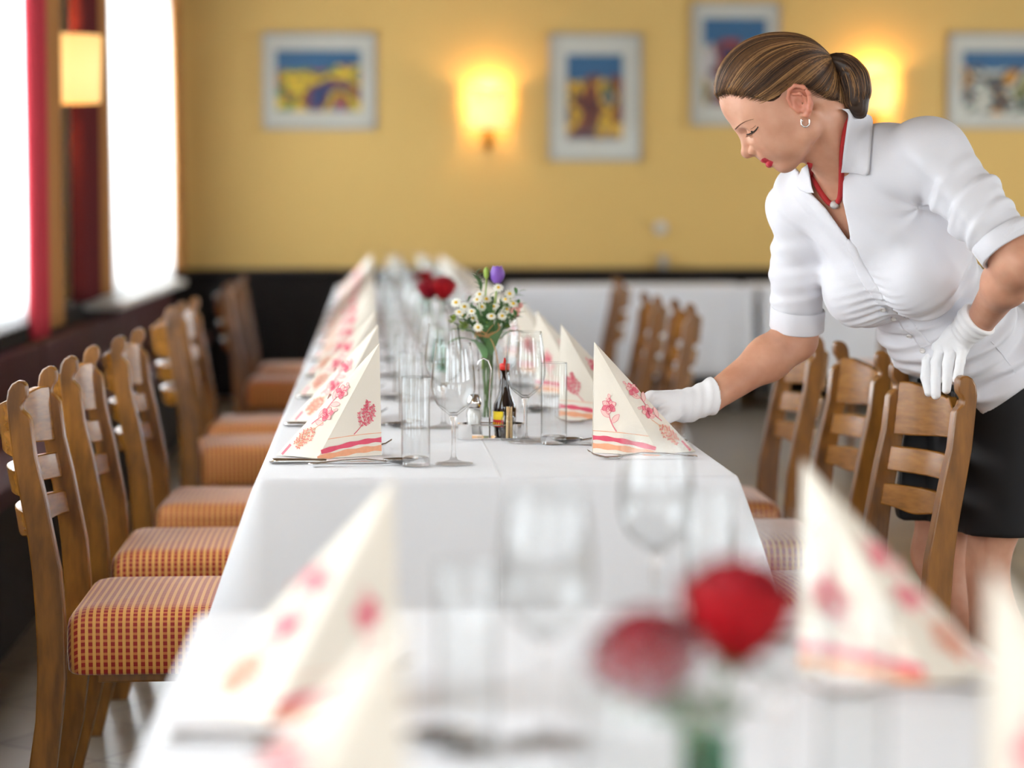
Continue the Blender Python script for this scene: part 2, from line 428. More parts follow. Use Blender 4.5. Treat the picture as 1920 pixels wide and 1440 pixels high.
T = .3
tag(MB().box(LW - T, RW + T, FW - T, BW + T, -.1, 0).build('floor', M['floor']), kind='structure')
tag(MB().box(LW - T, RW + T, FW - T, BW + T, CEIL, CEIL + .1).build('ceiling', M['ceil']), kind='structure')
tag(MB().box(LW - T, RW + T, BW, BW + T, 0, CEIL).build('wall_back', M['wall']), kind='structure')
wall_with_openings('wall_left', 'x', LW, -T, FW, BW, 0, CEIL, WINS_L, M['wall'])
wall_with_openings('wall_right', 'x', RW, T, FW, BW, 0, CEIL, WINS_R, M['wall'])
wall_with_openings('wall_front', 'y', FW, -T, LW, RW, 0, CEIL, WINS_FILL, M['wall'])
wn = 0
for side, wins in (('x-', WINS_L), ('x+', WINS_R), ('y-', WINS_FILL)):  # the y- windows are additions that let in fill light
    for a, b in wins:
        wn += 1
        w_ = empty('window_%d' % wn); tag(w_, kind='structure')
        def B(mb, p0, p1, q0, q1, d0, d1):      # p along the wall, q height, d depth into the wall
            if side == 'x-': mb.box(LW - d1, LW - d0, p0, p1, q0, q1)
            elif side == 'x+': mb.box(RW + d0, RW + d1, p0, p1, q0, q1)
            else: mb.box(p0, p1, FW - d1, FW - d0, q0, q1)
        f = MB()
        B(f, a, a + .06, WZ0, WZ1, .12, .18); B(f, b - .06, b, WZ0, WZ1, .12, .18)
        B(f, a, b, WZ0, WZ0 + .06, .12, .18); B(f, a, b, WZ1 - .06, WZ1, .12, .18)
        B(f, (a + b) / 2 - .04, (a + b) / 2 + .04, WZ0, WZ1, .12, .18)
        f.build('window_frame', M['white_frame'], w_)
        g = MB(); B(g, a + .05, b - .05, WZ0 + .05, WZ1 - .05, .148, .152); g.build('window_pane', M['pane'], w_)
        s_ = MB(); B(s_, a - .05, b + .05, WZ0 - .035, WZ0, -.06, .12); s_.build('window_sill', M['white_frame'], w_)

# dark wainscot on the back wall and under the windows
WH = .835
def wainscot_back():
    mb = MB(); mb.box(LW, RW, BW - .02, BW, 0, WH - .03)
    x = LW + .03
    while x < RW - .1:
        mb.box(x, x + .115, BW - .032, BW - .02, .12, WH - .05, .004, 1); x += .13
    mb.box(LW, RW, BW - .045, BW, 0, .11)
    return mb
tag(wainscot_back().build('trim_1', M['panel']), kind='structure')
tag(MB().box(LW, RW, BW - .075, BW, WH - .03, WH, .006).build('trim_2', M['ledge']), kind='structure')
mb = MB(); mb.box(LW, LW + .03, FW, BW - .08, 0, .80)
y = FW + .1
while y < BW - .3:
    mb.box(LW + .03, LW + .04, y, y + .16, .1, .76); y += .18
tag(mb.build('trim_3', M['panel']), kind='structure')
tag(MB().box(LW, LW + .075, FW, BW - .08, .80, .823, .005).build('trim_4', M['ledge']), kind='structure')

# wall bench along the window wall
for k, (y0, y1) in enumerate(((2.2, 5.2), (5.25, 8.25), (8.3, 11.3), (11.35, 13.7))):
    nm = ['nearest the camera', 'second from the camera', 'third from the camera', 'farthest, in the back corner'][k]
    bn = empty('wall_bench', (LW + .20, (y0 + y1) / 2, 0), 0, 'dark wooden wall bench with deep red padding under the windows, ' + nm, 'bench', 'benches along the window wall')
    h = (y1 - y0) / 2
    MB().box(-.15, .12, -h, h, .0, .40).build('bench_box', M['panel'], bn)
    MB().box(-.155, .14, -h, h, .402, .46, .015).build('seat_pad', M['bench_red'], bn)
    MB().box(-.155, -.09, -h, h, .462, .72, .015).build('back_pad', M['bench_red'], bn)

# ------------------------------------------------------------------ curtains
def curtain(name, x, y0, y1, z0, z1, amp, wl, mat, label, cat='curtain', group=None, th=.004, zfn=None, seed=0, pinch=0):
    rnd = random.Random(seed); n = max(12, int((y1 - y0) / wl * 10)); rows = 24; V = []
    for s in (0, 1):
        for j in range(rows + 1):
            v = j / rows
            for i in range(n + 1):
                u = i / n; yy = y0 + (y1 - y0) * u
                yy = (y0 + y1) / 2 + (yy - (y0 + y1) / 2) * (1 - pinch * math.sin(PI * min(1, v * 1.2)) ** 2)
                zb = z0 + (zfn(u) if zfn else 0)
                z = zb + (z1 - zb) * v
                a = amp * (1 - .25 * v)
                xx = x + a * math.sin(2 * PI * u * (y1 - y0) / wl + .6 * math.sin(3 * u + seed)) + .25 * a * math.sin(5.3 * PI * u * (y1 - y0) / wl * .37 + v * 2 + seed) + s * th
                V.append((xx, yy, z))
    F = []; N = (n + 1) * (rows + 1)
    for j in range(rows):
        for i in range(n):
            a = j * (n + 1) + i; F.append((a, a + 1, a + n + 2, a + n + 1)); F.append((N + a, N + a + n + 1, N + a + n + 2, N + a + 1))
    for i in range(n):
        F.append((i, N + i, N + i + 1, i + 1)); a = rows * (n + 1) + i; F.append((a, a + 1, N + a + 1, N + a))
    for j in range(rows):
        a = j * (n + 1); F.append((a, a + n + 1, N + a + n + 1, N + a)); a += n; F.append((a, N + a, N + a + n + 1, a + n + 1))
    o = mobj(name, V, F, mat, None, True)
    return tag(o, label, cat, group)
CZ = 2.66
curtain('sheer_curtain', LW + .10, 6.1, 8.02, .80, CZ, .028, .13, M['sheer'], 'white sheer curtain glowing with daylight at the left picture edge', group='white sheer curtains', seed=1)
curtain('sheer_curtain', LW + .10, 10.15, 13.5, .795, CZ, .032, .15, M['sheer'], 'white sheer curtain beside the back left room corner', group='white sheer curtains', seed=2)
curtain('drape', LW + .16, 7.66, 8.02, .76, CZ, .03, .12, M['red_drape'], 'narrow red drape at the edge of the nearest bright window', group='drapes', seed=3)
curtain('drape', LW + .15, 8.07, 8.45, .775, CZ, .02, .12, M['gold_drape'], 'tan drape hanging between red drape and wall lamp', group='drapes', seed=4)
curtain('drape', LW + .13, 9.12, 9.80, .83, CZ, .03, .14, M['red_drape_shaded'], 'red drape with shade put into its colour, behind the left wall lamp', group='drapes', seed=5)
curtain('drape', LW + .12, 9.82, 10.15, .83, CZ, .03, .1, M['gold_drape'], 'orange brown drape left of the far white curtain', group='drapes', seed=6)
curtain('drape', LW + .13, 13.5, 14.15, .84, CZ, .03, .16, M['gold_drape'], 'ochre drape in the back left corner right of the white curtain', group='drapes', seed=7)
curtain('sheer_curtain', LW + .10, 3.45, 5.35, .80, CZ, .028, .13, M['sheer'], 'unseen white sheer curtain added to shape daylight beside the nearest left chairs', group='white sheer curtains', seed=8)  # out of view, added to shape the light from this opening
rod = MB(); rod.tube([(LW + .1, 3.2, CZ + .02), (LW + .1, 14.3, CZ + .02)], .014, 10); tag(rod.build('curtain_rod', M['brass'], smooth=True), 'long brass curtain rod above the window wall', 'curtain rod')
sl = MB().box(LW + .02, LW + .2, 10.1, 13.7, .755, .79, .01).build('window_ledge', M['white_frame']); tag(sl, 'white ledge under the far white curtain', 'ledge')

# ------------------------------------------------------------------ wall lamps
def sconce(loc, rz, label, reach=.95):
    o = empty('wall_lamp', loc, rz, label, 'lamp', 'wall lamps')      # local: wall at x=0, lamp towards +x
    n = 20; V = []; F = []
    for t in (0, 1):
        for z in (-.13, .13):
            for k in range(n + 1):
                a = -PI / 2 + PI * k / n; r = (.135 if z < 0 else .14) - .003 * t
                V.append((.02 + reach * r * math.cos(a), r * math.sin(a), z))
    m = n + 1
    for k in range(n):
        F += [(k, k + 1, m + k + 1, m + k), (2 * m + k, 3 * m + k, 3 * m + k + 1, 2 * m + k + 1), (k, 2 * m + k, 2 * m + k + 1, k + 1), (m + k, m + k + 1, 3 * m + k + 1, 3 * m + k)]
    mobj('lamp_shade', V, F, M['shade'], o, True)
    b = MB(); b.box(0, .015, -.035, .035, -.24, -.10, .004); b.tube([(.01, 0, -.2), (.05, 0, -.22), (.075, 0, -.19), (.075, 0, -.1)], .008, 8)
    b.ball((.012, 0, -.245), .018); b.tube([(.075, -.06, -.11), (.075, 0, -.125), (.075, .06, -.11)], .006, 8)
    b.build('bracket', M['brass'], o, True)
    c = MB(); c.ball((.075, 0, -.02), (.022, .022, .045)); c.lathe([(0, -.1), (.014, -.1), (.014, -.06), (0, -.06)], 12, (.075, 0, 0)); c.build('bulb', M['bulb'], o, True)
    l = bpy.data.lights.new('lamp_glow', 'POINT'); l.energy = 7.5; l.color = (1, .62, .25); l.shadow_soft_size = .03
    lo = bpy.data.objects.new('lamp_glow', l); C.objects.link(lo); lo.parent = o; lo.location = (.06, 0, .07)
    return o
def wall_pt(px, py, Y): p = at(px, py, Y); return p
p = at(915, 205, BW); sconce((p[0], BW, p[2]), -PI / 2, 'lit wall lamp with parchment shade between the two left pictures')
p = at(1636, 175, BW); sconce((p[0], BW, p[2]), -PI / 2, 'lit wall lamp mostly hidden behind the ponytail of the woman')
sconce((LW, 8.92, 1.75), 0, 'lit wall lamp with cream shade between the windows on the left', 1.75)

# ------------------------------------------------------------------ pictures
def artwork_mat(name, cols, scale, seed):
    m, nt, b = newmat(name)
    tc = nt.nodes.new('ShaderNodeTexCoord'); sp = nt.nodes.new('ShaderNodeSeparateXYZ'); nt.links.new(tc.outputs['Generated'], sp.inputs[0])
    n = nt.nodes.new('ShaderNodeTexNoise'); n.noise_dimensions = '3D'; n.inputs['Scale'].default_value = scale; n.inputs['Detail'].default_value = 1.5
    mp = nt.nodes.new('ShaderNodeMapping'); mp.inputs['Location'].default_value = (seed, 0, seed * 2.3); nt.links.new(tc.outputs['Generated'], mp.inputs[0]); nt.links.new(mp.outputs[0], n.inputs['Vector'])
    cr = nt.nodes.new('ShaderNodeValToRGB'); cr.color_ramp.interpolation = 'CONSTANT'
    e = cr.color_ramp.elements
    while len(e) < len(cols): e.new(.5)
    for k, c in enumerate(cols): e[k].position = .30 + .42 * k / len(cols) if k else 0; e[k].color = col4(srgb(*c))
    nt.links.new(n.outputs['Fac'], cr.inputs[0])
    sky = nt.nodes.new('ShaderNodeRGB'); sky.outputs[0].default_value = col4(srgb(52, 98, 138))
    nz = math_node(nt, 'ADD', sp.outputs[2], math_node(nt, 'MULTIPLY', n.outputs['Fac'], .5))
    mx = nt.nodes.new('ShaderNodeMix'); mx.data_type = 'RGBA'; nt.links.new(math_node(nt, 'GREATER_THAN', nz, .98), mx.inputs[0])
    nt.links.new(cr.outputs[0], mx.inputs[6]); nt.links.new(sky.outputs[0], mx.inputs[7]); nt.links.new(mx.outputs[2], b.inputs['Base Color'])
    b.inputs['Roughness'].default_value = .6
    return m
def picture(x0, y0, x1, y1, ax0, ay0, ax1, ay1, mat, label):
    a = at(x0, y1, BW); b = at(x1, y0, BW); c = at(ax0, ay1, BW); d = at(ax1, ay0, BW)
    cx, cz = (a[0] + b[0]) / 2, (a[2] + b[2]) / 2
    o = empty('framed_picture', (cx, BW, cz), 0, label, 'picture', 'framed pictures on the back wall')
    hw, hh = (b[0] - a[0]) / 2, (b[2] - a[2]) / 2; t = .022
    f = MB()
    f.box(-hw, hw, -.03, -.001, hh - t, hh); f.box(-hw, hw, -.03, -.001, -hh, -hh + t); f.box(-hw, -hw + t, -.03, -.001, -hh, hh); f.box(hw - t, hw, -.03, -.001, -hh, hh)
    f.build('frame', M['pf'], o)
    MB().box(-hw + t, hw - t, -.014, -.008, -hh + t, hh - t).build('mount', M['mat_white'], o)
    MB().box(c[0] - cx, d[0] - cx, -.017, -.0145, c[2] - cz, d[2] - cz).build('print', mat, o)
    MB().box(-hw + t, hw - t, -.024, -.022, -hh + t, hh - t).build('glazing', M['anti'], o)
A1 = artwork_mat('colourful_print_a', [(40, 60, 110), (120, 60, 50), (230, 190, 50), (90, 120, 60), (180, 70, 50), (60, 110, 160)], 2.4, 1.0)
A2 = artwork_mat('colourful_print_b', [(50, 40, 60), (130, 60, 40), (90, 60, 60), (220, 170, 50), (60, 90, 60), (60, 90, 150)], 3.0, 3.1)
A3 = artwork_mat('colourful_print_c', [(30, 50, 90), (150, 60, 50), (90, 60, 70), (190, 180, 180), (160, 130, 40), (50, 60, 60)], 2.4, 5.2)
A4 = artwork_mat('colourful_print_d', [(30, 30, 34), (220, 150, 30), (70, 70, 74), (210, 205, 190), (40, 60, 50), (170, 160, 60)], 2.8, 8.4)
picture(493, 62, 705, 243, 518, 95, 676, 208, A1, 'wide framed colourful print left of the lit wall lamp')
picture(1028, 64, 1203, 302, 1062, 103, 1167, 262, A2, 'tall framed print right of the lit wall lamp with brown and yellow scene')
picture(1295, 6, 1462, 236, 1317, 35, 1437, 198, A3, 'tall framed print with blue top just above the head of the woman')
picture(1775, 63, 1988, 241, 1803, 97, 1960, 213, A4, 'framed print with black and orange shapes at the right picture edge')
p = at(1238, 427, BW)
t_ = MB(); t_.lathe([(0, 0), (.04, 0), (.045, .01), (.045, .025), (.035, .035), (0, .035)], 20); o = t_.build('wall_dial', M['mat_white'], smooth=True); o.location = (p[0], BW, p[2]); o.rotation_euler = (PI / 2, 0, 0)
tag(o, 'small round white fitting on the yellow wall above the ledge', 'wall fitting')
p = at(1242, 488, BW)
t_ = MB(); t_.lathe([(0, 0), (.03, 0), (.03, .01), (.022, .02), (.026, .06), (.026, .085), (0, .085)], 16); o = t_.build('small_holder', M['pf'], smooth=True); o.location = (p[0], BW - .04, WH + .001)
tag(o, 'small grey holder standing on the dark wall ledge', 'holder')

# ------------------------------------------------------------------ tables
TX0, TX1, TH = -.187, .618, .75
TC = (TX0 + TX1) / 2

def table_cloth(name, x0, x1, y0, y1, top, drop, seed, label, cat='tablecloth', group=None, flare=.03, corner=.09, wave=.010, cdrop=.10, crease=True):
    """a cloth laid over a table: rounded edge, sides that hang in soft waves, corners that fall into pointed folds"""
    rnd = random.Random(seed); hx, hy = (x1 - x0) / 2, (y1 - y0) / 2; cx, cy_ = (x0 + x1) / 2, (y0 + y1) / 2
    R = .018; per = []
    step = .03
    def side(ax, ay, bx, by, nx, ny):
        L = math.hypot(bx - ax, by - ay); n = max(6, int(L / step))
        for i in range(n): 
            t = i / n; per.append((ax + (bx - ax) * t, ay + (by - ay) * t, nx, ny, min(t, 1 - t) * L))
    r = R
    def arc(px, py, a0):
        for k in range(9):
            a = a0 + PI / 2 * k / 9; per.append((px + r * math.cos(a), py + r * math.sin(a), math.cos(a), math.sin(a), 0))
    side(-hx + r, -hy, hx - r, -hy, 0, -1); arc(hx - r, -hy + r, -PI / 2)
    side(hx, -hy + r, hx, hy - r, 1, 0); arc(hx - r, hy - r, 0)
    side(hx - r, hy, -hx + r, hy, 0, 1); arc(-hx + r, hy - r, PI / 2)
    side(-hx, hy - r, -hx, -hy + r, -1, 0); arc(-hx + r, -hy + r, PI)
    n = len(per); V = []; F = []
    ph = [rnd.uniform(0, 6.28) for _ in range(6)]
    s_ = 0; S_ = [0]
    for i in range(1, n): s_ += math.hypot(per[i][0] - per[i - 1][0], per[i][1] - per[i - 1][1]); S_.append(s_)
    Lc = s_ + step
    prof = [(-.012, 0), (-.005, .0005), (0, .003), (.003, .009)] + [(None, q) for q in np.linspace(.02, 1, 12)]
    for off, dz in prof:
        for i, (px, py, nx, ny, dc) in enumerate(per):
            cw = math.exp(-dc / .07)
            s = S_[i]
            if off is not None: V.append((px + nx * off, py + ny * off, top - dz))
            else:
                q = dz; d = .009 + q * (drop - .009 + cdrop * cw)
                wv = wave * (math.sin(2 * PI * s / .31 + ph[0]) + .6 * math.sin(2 * PI * s / .17 + ph[1]) + .5 * math.sin(2 * PI * s / .53 + ph[2]))
                fold = .03 * math.exp(-((dc - .11) / .05) ** 2) * (1 if dc > 0 else 0)
                o_ = .003 + q * (flare * (.5 + .5 * q) + wv * q * (1 - cw)) + corner * cw * q ** .9 - fold * q
                V.append((px + nx * o_, py + ny * o_, top - d))
    rows = len(prof)
    for j in range(rows - 1):
        for i in range(n):
            i2 = (i + 1) % n; F.append((j * n + i, (j + 1) * n + i, (j + 1) * n + i2, j * n + i2))
    # the flat top, a grid with a pressed fold along its centre
    F.append(tuple(range(n)))
    o = mobj(name, V, F, M['cloth'], None, True)
    bm = bmesh.new(); bm.from_mesh(o.data); bmesh.ops.recalc_face_normals(bm, faces=bm.faces[:]); bm.to_mesh(o.data); bm.free()
    o.location = (cx, cy_, 0)
    for pl in o.data.polygons:
        if len(pl.vertices) > 20: pl.use_smooth = False
    m = o.modifiers.new('t', 'SOLIDIFY'); m.thickness = .0012; m.offset = -1
    return tag(o, label, cat, group)

def table(x0, x1, y0, y1, label, group=None, pale=True):
    o = empty('dining_table', ((x0 + x1) / 2, (y0 + y1) / 2, 0), 0, label, 'table', group)
    hx, hy = (x1 - x0) / 2 - .012, (y1 - y0) / 2 - .012
    MB().box(-hx, hx, -hy, hy, TH - .034, TH - .006, .004).build('tabletop', M['oak'], o)
    MB().box(-hx + .05, hx - .05, -hy + .05, hy - .05, TH - .10, TH - .036).build('apron', M['white_metal'] if pale else M['oak'], o)
    for sx in (-1, 1):
        for sy in (-1, 1):
            mb = MB(); cx, cy_ = sx * (hx - .08), sy * (hy - .09)
            mb.tube([(cx, cy_, TH - .101), (cx, cy_, .30), (cx, cy_, .02)], [.021, .019, .015], 14)
            mb.ball((cx, cy_, .32), .024, 12, 8)
            lg = mb.build('leg', M['white_metal'] if pale else M['oak'], o, True)
            f = MB().lathe([(0, 0), (.02, 0), (.02, .019), (0, .019)], 14, (cx, cy_, 0)); f.build('rubber_foot', M['dark'], lg, True)
    return o

ends = [(3.70, 7.05), (7.065, 10.4), (10.415, 13.62)]
nm = ['near part of the long table, edge facing the camera', 'middle part of the long table', 'far part of the long table']
for k, (a, b) in enumerate(ends):
    table(TX0, TX1, a, b, 'table hidden under the white cloth, ' + nm[k], 'tables of the long row')
table_cloth('tablecloth', TX0, TX1, 3.70, 13.62, TH, .262, 11, 'long white tablecloth covering the whole row of tables in focus', cdrop=.11, corner=.10)
table(TX0, TX1, .62, 2.46, 'table in front of the camera under its own white cloth', 'tables of the long row')
table_cloth('tablecloth', TX0, TX1, .62, 2.46, TH, .262, 21, 'white tablecloth of the blurred table in the foreground', corner=.05, flare=.015)
for k, (a, b) in enumerate(((.86, 2.30), (2.36, 3.85), (3.9, 5.35))):
    l_ = ['nearest the long table', 'in the middle', 'farthest to the right'][k]
    table(a, b, 13.3, 13.98, 'table by the back wall under a long white cloth, ' + l_, 'side tables by the back wall')
    table_cloth('long_tablecloth', a, b, 13.3, 13.98, TH, .54, 31 + k, 'long white cloth over a table by the back wall, ' + l_, group='long white cloths by the back wall', corner=.004, flare=.004, wave=.004, cdrop=.005, crease=False)

# ------------------------------------------------------------------ chairs
def make_chair():
    o = empty('dining_chair')
    # local: x=0 where the seat meets the back posts, seat towards +x
    back = [(-.112, 0), (-.088, .10), (-.068, .193), (-.055, .28), (-.051, .351), (-.050, .41), (-.052, .47), (-.057, .55), (-.064, .614), (-.077, .69), (-.088, .757), (-.094, .82), (-.0965, .855), (-.094, .874), (-.087, .886), (-.077, .892), (-.067, .891), (-.061, .884)]
    front = [(-.060, .872), (-.061, .862), (-.067, .854), (-.0705, .847), (-.069, .839), (-.060, .831), (-.054, .822), (-.047, .757), (-.032, .69), (-.018, .614), (-.006, .55), (-.0005, .47), (-.0005, .351), (-.008, .28), (-.019, .193), (-.042, .10), (-.066, 0)]
    poly = back + front
    for s in (-1, 1):
        y0, y1 = (s * .19 - .0145, s * .19 + .0145)
        mb = MB().prism(poly, y0, y1, lambda u, v, t: (u, t, v)); mb.build('back_post', M['oak'], o, bevel=.003)
    def slat(zt, zb, name='slat'):
        """outline functions of y: zt(y) top edge, zb(y) bottom edge; bowed backwards"""
        n = 44; V = []; th = .017
        for t in (0, 1):
            for i in range(n + 1):
                y = -.1755 + .351 * i / n
                for top in (0, 1):
                    z = (zt if top else zb)(y)
                    lean = np.interp(z, [.55, .614, .69, .757, .85], [-.038, -.044, -.058, -.071, -.080])
                    bow = -.052 * (1 - (y / .1755) ** 2)
                    V.append((lean + bow + .006 - t * th, y, z))
        N = 2 * (n + 1); F = []
        for i in range(n):
            a = 2 * i; F += [(a, a + 2, a + 3, a + 1), (N + a, N + a + 1, N + a + 3, N + a + 2), (a, N + a, N + a + 2, a + 2), (a + 1, a + 3, N + a + 3, N + a + 1)]
        F += [(0, 1, N + 1, N), (N - 2, N + N - 2, N + N - 1, N - 1)]
        mb = MB(); mb.add(V, F); return mb.build(name, M['oak_slat'], o, bevel=.0025)
    def top_edge(y):
        a = abs(y); base = .832 + .022 * min(1, max(0, (a - .03) / .12)) ** 1.2
        r = .019
        if a < r: base = min(base, .834 - math.sqrt(max(0, r * r - a * a)) * .95)
        elif a < .03: base += .003
        return base
    slat(top_edge, lambda y: .752 + .004 * math.cos(y / .1755 * PI))
    slat(lambda y: .725, lambda y: .676)
    def low_edge(y):
        a = abs(y); base = .602 - .006 * math.cos(min(1, a / .16) * PI) * 0 + (.010 * math.exp(-((a - .09) / .05) ** 2) * -1) + .006
        r = .017
        if a < r: base = max(base, .600 + math.sqrt(max(0, r * r - a * a)) * 1.05)
        return base
    slat(lambda y: .650, low_edge)
    # upholstered seat
    V = []; F = []; loops = [(.361, .010), (.3605, .004), (.366, 0), (.40, -.002), (.445, -.001), (.458, .002), (.468, .008), (.475, .017), (.479, .030), (.481, .055), (.4835, .10), (.485, .16)]
    K = 9
    for z, ins in loops:
        rr = max(.004, .035 - ins * .3); x0, x1, y0, y1 = .001 + ins, .421 - ins, -.20 + ins, .20 - ins
        for (cx_, cy_, a0) in ((x1 - rr, y1 - rr, 0), (x0 + rr, y1 - rr, PI / 2), (x0 + rr, y0 + rr, PI), (x1 - rr, y0 + rr, 1.5 * PI)):
            for q in range(K): a = a0 + PI / 2 * q / (K - 1); V.append((cx_ + rr * math.cos(a), cy_ + rr * math.sin(a), z))
    n_ = 4 * K
    for i in range(len(loops) - 1):
        for q in range(n_): F.append((i * n_ + q, i * n_ + (q + 1) % n_, (i + 1) * n_ + (q + 1) % n_, (i + 1) * n_ + q))
    F.append(tuple(range(n_))[::-1]); F.append(tuple((len(loops) - 1) * n_ + q for q in range(n_)))
    MB().add(V, F).build('seat', M['seat'], o, True)
    MB().box(.05, .375, -.155, .155, .338, .3605, .003).build('seat_frame', M['oak'], o)
    for s in (-1, 1):
        mb = MB(); x, y = .385, s * .165
        V = []
        for (z, h) in ((.3345, .022), (.012, .016)): V += [(x - h, y - h, z), (x + h, y - h, z), (x + h, y + h, z), (x - h, y + h, z)]
        mb.add(V, [(0, 1, 2, 3), (4, 7, 6, 5), (0, 4, 5, 1), (1, 5, 6, 2), (2, 6, 7, 3), (3, 7, 4, 0)])
        lg = mb.build('leg', M['oak'], o, bevel=.003)
        MB().lathe([(0, 0), (.014, 0), (.014, .012), (0, .012)], 12, (x, y, 0)).build('rubber_foot', M['dark'], lg)
    return o

CHX = TX0 - .358
CHR = TX1 + .358 + .012
chairs = [
    # (x, y, rot, label)
    (CHX, 4.21, 0, 'nearest dining chair on the left side, its checked seat seen in full', 'L'),
    (CHX, 4.90, .0, 'second dining chair from the camera on the left side of the table', 'L'),
    (CHX + .022, 5.66, -.02, 'third dining chair from the camera on the left side of the table', 'L'),
    (CHX + .01, 7.02, .10, 'fourth dining chair on the left side, orange seat tucked under the cloth', 'L'),
    (CHX + .0, 7.78, -.04, 'fifth dining chair on the left side, behind the turned one', 'L'),
    (CHX + .02, 9.75, .0, 'sixth dining chair on the left side, blurred against dark panelling', 'L'),
    (CHX + .03, 10.55, .02, 'farthest dining chair on the left side near the back wall', 'L'),
    (CHR + .010, 4.22, PI + .09, 'dining chair on the right whose back the gloved woman holds', 'R'),
    (CHR + .038, 4.96, PI + .03, 'dining chair on the right directly behind the one the woman holds', 'R'),
    (CHR + .028, 5.60, PI, 'dining chair on the right seen below the outstretched bare arm', 'R'),
    (CHR, 7.55, PI, 'blurred dining chair on the right nearer of the pair before white cloths', 'R'),
    (CHR - .02, 8.25, PI, 'blurred dining chair on the right farther of the pair before white cloths', 'R'),
    (CHR + .09, 10.35, PI - .05, 'dark blurred dining chair on the right beside the far flowers', 'R'),
    (2.56, 10.3, PI / 2 + .2, 'blurred dining chair standing before the side table behind the woman', 'O'),
    (2.42, 7.75, PI / 2, 'dining chair behind the black skirt with only its seat and legs seen', 'O'),
]
ch0 = make_chair()
for k, (x, y, r, lab, g) in enumerate(chairs):
    c = ch0 if k == 0 else copy_tree(ch0)
    c.location = (x, y, 0); c.rotation_euler = (0, 0, r)
    tag(c, lab, 'chair', {'L': 'dining chairs along the left side', 'R': 'dining chairs along the right side', 'O': 'dining chairs away from the long table'}[g])

